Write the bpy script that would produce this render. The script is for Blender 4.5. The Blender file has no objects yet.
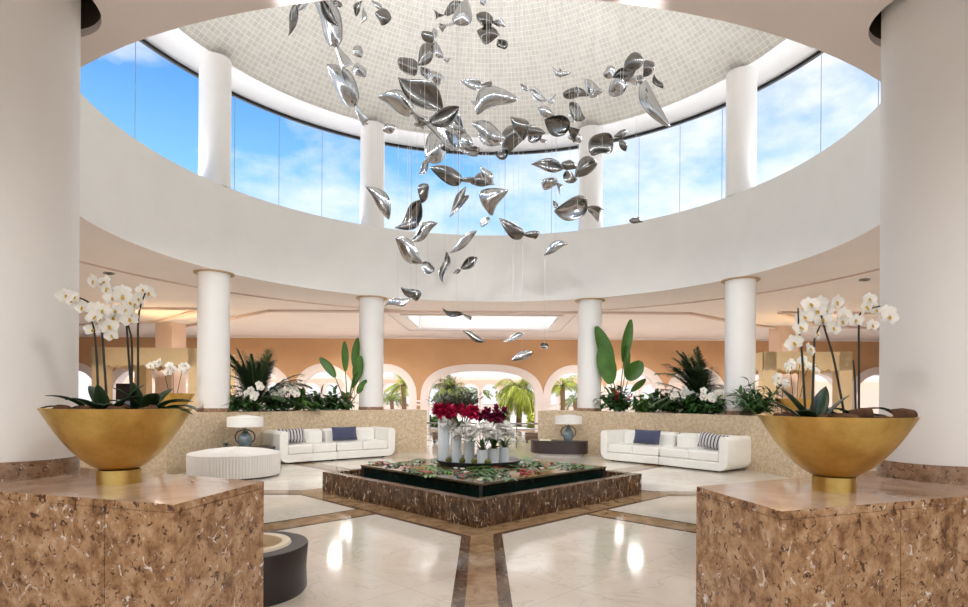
import bpy, bmesh, math, random
from mathutils import Vector, Matrix, noise

C = bpy.context.scene.collection
SC = bpy.context.scene
random.seed(11)
R = math.radians
PI = math.pi

# ------------------------------------------------------------------ camera
cam_d = bpy.data.cameras.new('camera'); cam = bpy.data.objects.new('camera', cam_d); C.objects.link(cam)
FPX = 582.2
cam_d.sensor_width = 36.0; cam_d.lens = FPX / 968 * 36.0
cam_d.shift_x = -(493.4 - 484.0) / 968.0
cam_d.shift_y = (398.24 - 303.5) / 968.0
cam_d.clip_start = 0.05; cam_d.clip_end = 600
cam.matrix_world = Matrix.Translation((0, 0, 1.49)) @ Matrix.Rotation(R(90), 4, 'X') @ Matrix.Rotation(0.006, 4, 'Z')
SC.camera = cam

# ------------------------------------------------------------------ view / exposure
SC.view_settings.view_transform = 'Standard'
SC.view_settings.look = 'None'
SC.view_settings.gamma = 1.0
SC.view_settings.use_curve_mapping = False
SC.view_settings.exposure = 0.5

# ------------------------------------------------------------------ sky
world = bpy.data.worlds.new('sky'); SC.world = world; world.use_nodes = True
wn = world.node_tree; wn.nodes.clear()
def wnode(t, **k):
    n = wn.nodes.new(t)
    for a, b in k.items(): setattr(n, a, b)
    return n
w_out = wnode('ShaderNodeOutputWorld'); w_bg = wnode('ShaderNodeBackground'); w_tc = wnode('ShaderNodeTexCoord')
w_sep = wnode('ShaderNodeSeparateXYZ'); wn.links.new(w_tc.outputs['Generated'], w_sep.inputs[0])
w_el = wnode('ShaderNodeValToRGB')
w_el.color_ramp.elements[0].position = 0.0; w_el.color_ramp.elements[0].color = (0.95, 0.97, 1.0, 1)
w_el.color_ramp.elements[1].position = 0.52; w_el.color_ramp.elements[1].color = (0.05, 0.25, 0.80, 1)
e = w_el.color_ramp.elements.new(0.18); e.color = (0.80, 0.92, 1.0, 1)
e = w_el.color_ramp.elements.new(0.33); e.color = (0.25, 0.58, 1.0, 1)
wn.links.new(w_sep.outputs['Z'], w_el.inputs[0])
w_map = wnode('ShaderNodeMapping'); w_map.inputs['Scale'].default_value = (2.2, 2.2, 4.6); w_map.inputs['Location'].default_value = (3.1, 0.7, 0.4)
wn.links.new(w_tc.outputs['Generated'], w_map.inputs[0])
w_noi = wnode('ShaderNodeTexNoise'); w_noi.inputs['Scale'].default_value = 1.5; w_noi.inputs['Detail'].default_value = 9; w_noi.inputs['Roughness'].default_value = 0.58
wn.links.new(w_map.outputs[0], w_noi.inputs['Vector'])
w_ad = wnode('ShaderNodeMath', operation='MULTIPLY_ADD'); w_ad.inputs[1].default_value = 0.22
wn.links.new(w_sep.outputs['X'], w_ad.inputs[0]); wn.links.new(w_noi.outputs['Fac'], w_ad.inputs[2])
w_cr = wnode('ShaderNodeValToRGB'); w_cr.color_ramp.elements[0].position = 0.42; w_cr.color_ramp.elements[1].position = 0.66
wn.links.new(w_ad.outputs[0], w_cr.inputs[0])
w_mx = wnode('ShaderNodeMixRGB'); w_mx.inputs[2].default_value = (1.0, 1.0, 1.0, 1)
wn.links.new(w_cr.outputs[0], w_mx.inputs[0]); wn.links.new(w_el.outputs[0], w_mx.inputs[1])
w_gr = wnode('ShaderNodeMath', operation='GREATER_THAN'); w_gr.inputs[1].default_value = -0.01
wn.links.new(w_sep.outputs['Z'], w_gr.inputs[0])
w_m2 = wnode('ShaderNodeMixRGB'); w_m2.inputs[1].default_value = (0.60, 0.56, 0.50, 1)
wn.links.new(w_gr.outputs[0], w_m2.inputs[0]); wn.links.new(w_mx.outputs[0], w_m2.inputs[2])
wn.links.new(w_m2.outputs[0], w_bg.inputs[0]); w_bg.inputs[1].default_value = 0.84
wn.links.new(w_bg.outputs[0], w_out.inputs[0])

# ------------------------------------------------------------------ sun and added fill lamps
def lamp(kind, name, loc, energy, color=(1, 1, 1), target=None, **k):
    d = bpy.data.lights.new(name, kind); d.energy = energy; d.color = color
    for a, b in k.items(): setattr(d, a, b)
    o = bpy.data.objects.new(name, d); o.location = loc; C.objects.link(o)
    if target is not None:
        o.rotation_euler = (Vector(target) - Vector(loc)).to_track_quat('-Z', 'Y').to_euler()
    return o
CX, CY = -0.186, 10.27                       # centre of the rotunda
def polar(r, deg): return (CX + r * math.sin(R(deg)), CY + r * math.cos(R(deg)))
lamp('SUN', 'sun', (0, -20, 40), 4.2, (1.0, 0.95, 0.88), target=(5, -8.5, 0), angle=R(1.0))
WARM = (1.0, 0.975, 0.945)
LEDGE_FILL_E, SOFFIT_E, SPOT_E, REAR_E, NEAR_E = 12.5, 240, 280, 330, 105
COLA = (-66.0, -28.8, 25.6, 62.0, 118.0, 154.0, 206.0, 242.0)
BAYS = [(-66, -28.8), (-28.8, 25.6), (25.6, 62), (62, 118), (118, 154), (154, 206), (206, 242), (242, 294)]
for a0, a1 in BAYS:
    n = 3 if a1 - a0 > 45 else 2
    for k in range(n):
        a = a0 + (a1 - a0) * (k + 0.5) / n
        # added uplights, hidden on the ring ledge to brighten the dome
        x, y = polar(6.9, a); tx, ty = polar(2.6, a)
        lamp('AREA', 'ledge_fill_light', (x, y, 6.28), LEDGE_FILL_E, (0.97, 0.985, 1.0), target=(tx, ty, 11.2), shape='RECTANGLE', size=1.5, size_y=0.3, spread=R(95))
        # fill spots added under the soffit, without fittings, aimed across the rotunda
        x, y = polar(6.85, a); tx, ty = polar(-4.2, a)
        lamp('SPOT', 'soffit_fill_spot', (x, y, 8.93), SOFFIT_E, (0.97, 0.985, 1.0), target=(tx, ty, -0.6), spot_size=R(62), spot_blend=0.75, shadow_soft_size=0.35)
# unseen fill spots added at the near ceiling edge to lift the seating
for da in (-46, -28, -10, 10, 28, 46):
    x, y = polar(6.78, 180 + da); tx, ty = polar(6.1, -da * 1.35)
    lamp('SPOT', 'seating_fill_spot', (x, y, 4.17), 620, (1.0, 0.985, 0.96), target=(tx, ty, 1.9), spot_size=R(50), spot_blend=0.8, shadow_soft_size=0.10)
# fill spots added below the hall ceiling, apart from its downlight fittings
for x, y, e in ((-9.5, 9.5, SPOT_E), (9.5, 9.5, SPOT_E), (-9.5, 14.5, SPOT_E), (9.5, 14.5, SPOT_E), (-11, 19, REAR_E), (11, 19, REAR_E), (-5.5, 20.5, REAR_E), (5, 20.5, REAR_E),
                (-6, 24, REAR_E), (5.3, 24, REAR_E), (-12, 24, REAR_E), (12, 24, REAR_E), 
                (-2.5, 0.4, NEAR_E), (2.5, 0.4, NEAR_E), (0, 1.6, NEAR_E), (-5.6, 1.0, NEAR_E), (5.6, 1.0, NEAR_E), (0, -2.5, NEAR_E)):
    lamp('SPOT', 'hall_fill_spot', (x, y, 4.16), e, WARM, target=(x, y, 0), spot_size=R(165), spot_blend=0.6, shadow_soft_size=0.25)

# ------------------------------------------------------------------ materials
def lin(r, g, b):
    f = lambda c: (c / 255 / 12.92) if c / 255 <= 0.04045 else ((c / 255 + 0.055) / 1.055) ** 2.4
    return (f(r), f(g), f(b), 1.0)
def base_mat(name):
    m = bpy.data.materials.new(name); m.use_nodes = True
    return m, m.node_tree, m.node_tree.nodes['Principled BSDF']
def mat(name, col, rough=0.6, metal=0.0, var=0.0, vscale=6.0, bump=0.0, spec=None, trans=0.0, sheen=0.0):
    m, t, b = base_mat(name)
    c = lin(*col)
    b.inputs['Base Color'].default_value = c; b.inputs['Roughness'].default_value = rough; b.inputs['Metallic'].default_value = metal
    if spec is not None: b.inputs['Specular IOR Level'].default_value = spec
    if trans: b.inputs['Transmission Weight'].default_value = trans
    if sheen: b.inputs['Sheen Weight'].default_value = sheen
    if var or bump:
        tc = t.nodes.new('ShaderNodeTexCoord'); n = t.nodes.new('ShaderNodeTexNoise'); n.inputs['Scale'].default_value = vscale; n.inputs['Detail'].default_value = 6
        t.links.new(tc.outputs['Object'], n.inputs['Vector'])
        if var:
            cr = t.nodes.new('ShaderNodeValToRGB'); cr.color_ramp.elements[0].position = 0.3; cr.color_ramp.elements[1].position = 0.7
            cr.color_ramp.elements[0].color = tuple(x * (1 - var) for x in c[:3]) + (1,); cr.color_ramp.elements[1].color = tuple(min(1, x * (1 + var)) for x in c[:3]) + (1,)
            t.links.new(n.outputs['Fac'], cr.inputs[0]); t.links.new(cr.outputs[0], b.inputs['Base Color'])
        if bump:
            bp = t.nodes.new('ShaderNodeBump'); bp.inputs['Strength'].default_value = bump; bp.inputs['Distance'].default_value = 0.01
            t.links.new(n.outputs['Fac'], bp.inputs['Height']); t.links.new(bp.outputs[0], b.inputs['Normal'])
    return m
def stone(name, stops, scale=7, rough=0.2, fleck=None, fscale=16, fthr=0.66, stretch=(1, 1, 1), dark=None, dscale=22, dthr=0.66, distort=0.6):
    """Speckled stone: a noise ramp, pale shell flecks and dark pits, all of them the stone's own pattern."""
    m, t, b = base_mat(name); L = t.links
    tc = t.nodes.new('ShaderNodeTexCoord'); mp = t.nodes.new('ShaderNodeMapping'); mp.inputs['Scale'].default_value = stretch
    L.new(tc.outputs['Object'], mp.inputs[0])
    n = t.nodes.new('ShaderNodeTexNoise'); n.inputs['Scale'].default_value = scale; n.inputs['Detail'].default_value = 9; n.inputs['Roughness'].default_value = 0.65; n.inputs['Distortion'].default_value = distort
    L.new(mp.outputs[0], n.inputs['Vector'])
    cr = t.nodes.new('ShaderNodeValToRGB'); el = cr.color_ramp.elements
    el[0].position, el[0].color = stops[0][0], lin(*stops[0][1]); el[1].position, el[1].color = stops[-1][0], lin(*stops[-1][1])
    for p, c in stops[1:-1]: e = el.new(p); e.color = lin(*c)
    L.new(n.outputs['Fac'], cr.inputs[0]); out = cr.outputs[0]
    def over(col, sc, thr, out, dist):
        q = t.nodes.new('ShaderNodeTexNoise'); q.inputs['Scale'].default_value = sc; q.inputs['Detail'].default_value = 4; q.inputs['Roughness'].default_value = 0.6; q.inputs['Distortion'].default_value = dist
        L.new(mp.outputs[0], q.inputs['Vector'])
        r = t.nodes.new('ShaderNodeValToRGB'); r.color_ramp.elements[0].position = thr; r.color_ramp.elements[1].position = thr + 0.06
        L.new(q.outputs['Fac'], r.inputs[0])
        x = t.nodes.new('ShaderNodeMixRGB'); x.inputs[2].default_value = lin(*col); L.new(r.outputs[0], x.inputs[0]); L.new(out, x.inputs[1])
        return x.outputs[0]
    if dark: out = over(dark, dscale, dthr, out, 1.0)
    if fleck: out = over(fleck, fscale, fthr, out, 1.6)
    L.new(out, b.inputs['Base Color']); b.inputs['Roughness'].default_value = rough
    return m

M = {}
M['white'] = mat('white_plaster', (238, 236, 233), 0.75, var=0.02, vscale=1.5)
M['column'] = mat('column_plaster', (240, 238, 236), 0.55, var=0.015, vscale=2)
M['ceiling'] = mat('ceiling_plaster', (240, 231, 228), 0.8, var=0.02, vscale=1)
M['ceil_band'] = mat('ceiling_band', (224, 204, 194), 0.8)  # darker than the ceiling, so tray-line strips read as shadow
M['collar'] = mat('collar_paint', (190, 160, 125), 0.7)
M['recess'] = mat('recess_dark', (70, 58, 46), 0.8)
M['orange'] = mat('orange_plaster', (208, 164, 122), 0.8, var=0.04, vscale=1.2)
M['pinkwhite'] = mat('arch_trim_plaster', (242, 230, 224), 0.75)
M['peach'] = mat('peach_plaster', (238, 212, 194), 0.8)
M['black'] = mat('black_metal', (22, 22, 24), 0.4)
M['alu'] = mat('window_joint', (150, 165, 180), 0.5)
M['cream'] = mat('cream_wood', (226, 200, 156), 0.55, var=0.05, vscale=3)
M['cream_dark'] = mat('beige_panel', (196, 160, 118), 0.6, var=0.05, vscale=3)
M['leather'] = mat('white_leather', (240, 237, 230), 0.42, var=0.015, vscale=5)
M['navy'] = mat('navy_fabric', (66, 70, 98), 0.85, var=0.10, vscale=70, sheen=0.2)
M['pleat'] = mat('pleated_fabric', (236, 230, 224), 0.8)
M['shade'] = mat('lamp_shade_fabric', (238, 236, 230), 0.8)
M['ceramic'] = mat('grey_glaze', (104, 118, 124), 0.22, var=0.22, vscale=9)
M['iron'] = mat('wrought_iron', (52, 50, 50), 0.5)
M['darkwood'] = mat('dark_wood', (58, 46, 44), 0.35, var=0.12, vscale=4)
M['soil'] = mat('bark_soil', (62, 42, 30), 0.95, var=0.5, vscale=30, bump=0.8)
M['bark'] = mat('bark_chip', (96, 64, 42), 0.9, var=0.4, vscale=18)
M['vase'] = mat('white_vase_glaze', (226, 234, 238), 0.25, var=0.03, vscale=6)
M['stem'] = mat('green_stem', (84, 104, 52), 0.6)
M['ostem'] = mat('orchid_stem', (52, 46, 34), 0.6)
M['leaf'] = mat('dark_leaf', (58, 94, 46), 0.35, var=0.30, vscale=7)
M['oleaf'] = mat('orchid_leaf', (38, 62, 34), 0.35, var=0.25, vscale=8)
M['leaf2'] = mat('mid_leaf', (84, 122, 52), 0.4, var=0.25, vscale=6)
M['leaf3'] = mat('palm_leaf', (66, 88, 54), 0.5, var=0.35, vscale=5)
M['banana'] = mat('paddle_leaf', (72, 112, 44), 0.4, var=0.25, vscale=4)
M['yleaf'] = mat('sunny_palm_leaf', (168, 176, 60), 0.5, var=0.25, vscale=5)
M['gleaf'] = mat('dull_palm_leaf', (120, 130, 52), 0.5, var=0.3, vscale=5)
M['greyleaf'] = mat('grey_green_leaf', (96, 100, 84), 0.6, var=0.2, vscale=8)
M['trunk'] = mat('palm_trunk', (132, 106, 76), 0.9, var=0.25, vscale=12, bump=0.6)
def petal_mat(name, col):
    m, t, b = base_mat(name); b.inputs['Base Color'].default_value = lin(*col); b.inputs['Roughness'].default_value = 0.5
    tr = t.nodes.new('ShaderNodeBsdfTranslucent'); tr.inputs[0].default_value = lin(*col); mx = t.nodes.new('ShaderNodeMixShader'); mx.inputs[0].default_value = 0.28
    o = t.nodes['Material Output']; t.links.new(b.outputs[0], mx.inputs[1]); t.links.new(tr.outputs[0], mx.inputs[2]); t.links.new(mx.outputs[0], o.inputs[0]); return m
M['petal'] = petal_mat('white_petal', (250, 248, 243))
M['lip'] = mat('yellow_lip', (214, 178, 60), 0.5)
M['rose'] = mat('red_petal', (206, 40, 60), 0.5, var=0.2, vscale=20)
M['pink'] = mat('pink_petal', (226, 110, 140), 0.5, var=0.2, vscale=20)
M['burgundy'] = mat('burgundy_petal', (186, 28, 76), 0.45, var=0.3, vscale=14)
M['maroon'] = mat('maroon_petal', (116, 20, 56), 0.45, var=0.3, vscale=14)
M['orangef'] = mat('orange_petal', (214, 96, 44), 0.5)
M['moss'] = mat('moss', (104, 104, 48), 0.95, var=0.4, vscale=40, bump=0.8)
M['binwood'] = mat('brown_bin_lacquer', (48, 40, 40), 0.35)
M['stonering'] = mat('cream_ring_stone', (232, 218, 192), 0.5, var=0.05, vscale=12)
M['sand'] = mat('sand', (204, 170, 112), 0.95, var=0.12, vscale=60)
M['paper'] = mat('paper', (230, 222, 190), 0.7)
M['steel'] = mat('rail_steel', (150, 146, 140), 0.3, metal=0.9)
M['tarp'] = mat('brown_bench', (120, 92, 76), 0.7)
M['deck'] = mat('roof_deck', (238, 236, 232), 0.9)
M['patio'] = mat('patio_paving', (236, 226, 214), 0.7, var=0.04, vscale=2)
M['grey'] = mat('grey_plastic', (150, 146, 140), 0.5)

M['plinth'] = stone('plinth_marble', [(0.30, (92, 62, 42)), (0.42, (148, 108, 74)), (0.54, (184, 144, 106)), (0.70, (210, 178, 146))], 10, 0.22, fleck=(232, 220, 210), fscale=13, fthr=0.62, dark=(86, 56, 36), dscale=24, dthr=0.575, distort=0.25)
M['plinth_top'] = stone('plinth_top_marble', [(0.30, (164, 132, 108)), (0.5, (192, 164, 142)), (0.7, (210, 188, 170))], 2.6, 0.07, dark=(140, 106, 84), dscale=9, dthr=0.66)
M['emperador'] = stone('pool_marble', [(0.30, (46, 31, 22)), (0.44, (82, 58, 40)), (0.58, (116, 86, 60)), (0.72, (150, 118, 86))], 10, 0.22, fleck=(218, 202, 184), fscale=12, fthr=0.60, stretch=(1.4, 1.4, 0.7), dark=(40, 27, 19), dscale=22, dthr=0.57, distort=0.4)
M['band_tan'] = stone('band_tan_marble', [(0.3, (128, 98, 68)), (0.5, (160, 130, 96)), (0.7, (182, 154, 122))], 6, 0.10)
M['band_dark'] = stone('band_dark_marble', [(0.3, (62, 46, 36)), (0.5, (96, 74, 58)), (0.7, (134, 108, 88))], 12, 0.10, fleck=(214, 200, 186), fscale=16, fthr=0.66)
M['travertine'] = stone('travertine', [(0.28, (180, 156, 124)), (0.5, (204, 182, 150)), (0.72, (224, 206, 180))], 14, 0.45, fleck=(238, 228, 212), fscale=26, fthr=0.60, dark=(172, 146, 114), dscale=34, dthr=0.58, distort=0.2)
M['baseband'] = stone('base_band_marble', [(0.3, (112, 84, 62)), (0.5, (154, 122, 96)), (0.7, (180, 150, 124))], 14, 0.3, fleck=(230, 220, 210), fscale=18, fthr=0.64, dark=(76, 52, 36), dscale=26, dthr=0.59, distort=0.3)

def floor_mat():
    m, t, b = base_mat('cream_marble_floor'); L = t.links
    tc = t.nodes.new('ShaderNodeTexCoord'); mp = t.nodes.new('ShaderNodeMapping'); mp.inputs['Rotation'].default_value = (0, 0, R(45))
    L.new(tc.outputs['Object'], mp.inputs[0])
    n = t.nodes.new('ShaderNodeTexNoise'); n.inputs['Scale'].default_value = 0.9; n.inputs['Detail'].default_value = 8; n.inputs['Distortion'].default_value = 1.2
    L.new(mp.outputs[0], n.inputs['Vector'])
    cr = t.nodes.new('ShaderNodeValToRGB'); cr.color_ramp.elements[0].position = 0.3; cr.color_ramp.elements[0].color = lin(216, 204, 188); cr.color_ramp.elements[1].position = 0.68; cr.color_ramp.elements[1].color = lin(234, 226, 214)
    L.new(n.outputs['Fac'], cr.inputs[0])
    v = t.nodes.new('ShaderNodeTexNoise'); v.inputs['Scale'].default_value = 1.1; v.inputs['Detail'].default_value = 10; v.inputs['Distortion'].default_value = 2.0
    L.new(mp.outputs[0], v.inputs['Vector'])
    vr = t.nodes.new('ShaderNodeValToRGB'); e = vr.color_ramp.elements
    e[0].position = 0.488; e[0].color = (0, 0, 0, 1); e[1].position = 0.512; e[1].color = (0, 0, 0, 1); q = e.new(0.50); q.color = (0.30, 0.30, 0.30, 1)
    L.new(v.outputs['Fac'], vr.inputs[0])
    x = t.nodes.new('ShaderNodeMixRGB'); x.inputs[2].default_value = lin(176, 150, 120); L.new(vr.outputs[0], x.inputs[0]); L.new(cr.outputs[0], x.inputs[1])
    br = t.nodes.new('ShaderNodeTexBrick'); br.offset = 0.0; br.inputs['Scale'].default_value = 1.0; br.inputs['Brick Width'].default_value = 0.92; br.inputs['Row Height'].default_value = 0.92; br.inputs['Mortar Size'].default_value = 0.004
    br.inputs['Color1'].default_value = (1, 1, 1, 1); br.inputs['Color2'].default_value = (0.95, 0.95, 0.95, 1); br.inputs['Mortar'].default_value = (0.80, 0.78, 0.74, 1)
    L.new(mp.outputs[0], br.inputs['Vector'])
    y = t.nodes.new('ShaderNodeMixRGB'); y.blend_type = 'MULTIPLY'; y.inputs[0].default_value = 1.0; L.new(x.outputs[0], y.inputs[1]); L.new(br.outputs['Color'], y.inputs[2])
    L.new(y.outputs[0], b.inputs['Base Color']); b.inputs['Roughness'].default_value = 0.09
    return m
M['floor'] = floor_mat()

def dome_mat():
    m, t, b = base_mat('dome_mosaic'); L = t.links
    uv = t.nodes.new('ShaderNodeUVMap')
    br = t.nodes.new('ShaderNodeTexBrick'); br.offset = 0.0; br.inputs['Scale'].default_value = 1.0; br.inputs['Brick Width'].default_value = 1.0; br.inputs['Row Height'].default_value = 1.0
    br.inputs['Mortar Size'].default_value = 0.07; br.inputs['Mortar Smooth'].default_value = 0.3; br.inputs['Bias'].default_value = 0.0
    br.inputs['Color1'].default_value = lin(196, 191, 182); br.inputs['Color2'].default_value = lin(210, 205, 196); br.inputs['Mortar'].default_value = lin(228, 224, 216)
    L.new(uv.outputs[0], br.inputs['Vector'])
    n = t.nodes.new('ShaderNodeTexNoise'); n.inputs['Scale'].default_value = 0.035; n.inputs['Detail'].default_value = 5
    L.new(uv.outputs[0], n.inputs['Vector'])
    cr = t.nodes.new('ShaderNodeValToRGB'); cr.color_ramp.elements[0].position = 0.35; cr.color_ramp.elements[0].color = (0.86, 0.86, 0.85, 1); cr.color_ramp.elements[1].position = 0.65; cr.color_ramp.elements[1].color = (1, 1, 1, 1)
    L.new(n.outputs['Fac'], cr.inputs[0])
    x = t.nodes.new('ShaderNodeMixRGB'); x.blend_type = 'MULTIPLY'; x.inputs[0].default_value = 1.0; L.new(br.outputs['Color'], x.inputs[1]); L.new(cr.outputs[0], x.inputs[2])
    L.new(x.outputs[0], b.inputs['Base Color']); b.inputs['Roughness'].default_value = 0.45
    return m
M['dome'] = dome_mat()

def glass_mat(name, tint=(1, 1, 1, 1), refl=0.06):
    m = bpy.data.materials.new(name); m.use_nodes = True; t = m.node_tree; t.nodes.clear()
    o = t.nodes.new('ShaderNodeOutputMaterial'); tr = t.nodes.new('ShaderNodeBsdfTransparent'); tr.inputs[0].default_value = tint
    gl = t.nodes.new('ShaderNodeBsdfGlossy'); gl.inputs['Roughness'].default_value = 0.02
    fr = t.nodes.new('ShaderNodeFresnel'); fr.inputs[0].default_value = 1.08
    mx = t.nodes.new('ShaderNodeMixShader'); t.links.new(fr.outputs[0], mx.inputs[0]); t.links.new(tr.outputs[0], mx.inputs[1]); t.links.new(gl.outputs[0], mx.inputs[2]); t.links.new(mx.outputs[0], o.inputs[0])
    return m
M['glass'] = glass_mat('window_glass')
M['water'] = mat('dark_water', (10, 22, 20), 0.04, spec=0.6)
M['tank'] = mat('dark_green_glass', (8, 36, 32), 0.06, spec=0.7, var=0.5, vscale=1.6)
M['tank_top'] = mat('tank_top_glass', (96, 84, 58), 0.06, var=0.35, vscale=1.3)
M['tray'] = mat('black_slate', (34, 34, 38), 0.3)
def diffuser_mat():
    m = bpy.data.materials.new('skylight_diffuser'); m.use_nodes = True; t = m.node_tree; t.nodes.clear()
    o = t.nodes.new('ShaderNodeOutputMaterial'); a = t.nodes.new('ShaderNodeBsdfTranslucent'); a.inputs[0].default_value = (0.98, 0.98, 0.98, 1)
    t.links.new(a.outputs[0], o.inputs[0]); return m
M['diffuser'] = diffuser_mat()
def gold_mat():
    m, t, b = base_mat('gold_leaf'); L = t.links
    tc = t.nodes.new('ShaderNodeTexCoord'); n = t.nodes.new('ShaderNodeTexNoise'); n.inputs['Scale'].default_value = 5; n.inputs['Detail'].default_value = 8; n.inputs['Roughness'].default_value = 0.7
    L.new(tc.outputs['Object'], n.inputs['Vector'])
    cr = t.nodes.new('ShaderNodeValToRGB'); cr.color_ramp.elements[0].position = 0.3; cr.color_ramp.elements[0].color = lin(190, 156, 84); cr.color_ramp.elements[1].position = 0.7; cr.color_ramp.elements[1].color = lin(228, 198, 122)
    L.new(n.outputs['Fac'], cr.inputs[0]); L.new(cr.outputs[0], b.inputs['Base Color'])
    rr = t.nodes.new('ShaderNodeMapRange'); rr.inputs['To Min'].default_value = 0.26; rr.inputs['To Max'].default_value = 0.46
    L.new(n.outputs['Fac'], rr.inputs[0]); L.new(rr.outputs[0], b.inputs['Roughness']); b.inputs['Metallic'].default_value = 1.0
    return m
M['gold'] = gold_mat()
M['silver'] = mat('brushed_silver', (184, 185, 187), 0.18, metal=1.0, var=0.10, vscale=5)
M['silver_dark'] = mat('tarnished_silver', (124, 122, 119), 0.22, metal=1.0, var=0.16, vscale=5)
M['wire'] = mat('wire', (205, 205, 205), 0.4)
def stripe_mat():
    m, t, b = base_mat('striped_fabric'); L = t.links
    tc = t.nodes.new('ShaderNodeTexCoord'); sp = t.nodes.new('ShaderNodeSeparateXYZ'); L.new(tc.outputs['Object'], sp.inputs[0])
    mu = t.nodes.new('ShaderNodeMath'); mu.operation = 'MULTIPLY'; mu.inputs[1].default_value = 13.0; L.new(sp.outputs['X'], mu.inputs[0])
    fr = t.nodes.new('ShaderNodeMath'); fr.operation = 'FRACT'; L.new(mu.outputs[0], fr.inputs[0])
    cr = t.nodes.new('ShaderNodeValToRGB'); cr.color_ramp.interpolation = 'CONSTANT'; e = cr.color_ramp.elements
    e[0].position = 0; e[0].color = lin(58, 60, 84); e[1].position = 0.42; e[1].color = lin(226, 222, 214)
    for p, c in ((0.58, (70, 72, 94)), (0.66, (226, 222, 214)), (0.80, (150, 148, 156)), (0.88, (226, 222, 214))):
        q = e.new(p); q.color = lin(*c)
    L.new(fr.outputs[0], cr.inputs[0]); L.new(cr.outputs[0], b.inputs['Base Color']); b.inputs['Roughness'].default_value = 0.85
    return m
M['stripe'] = stripe_mat()

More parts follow.
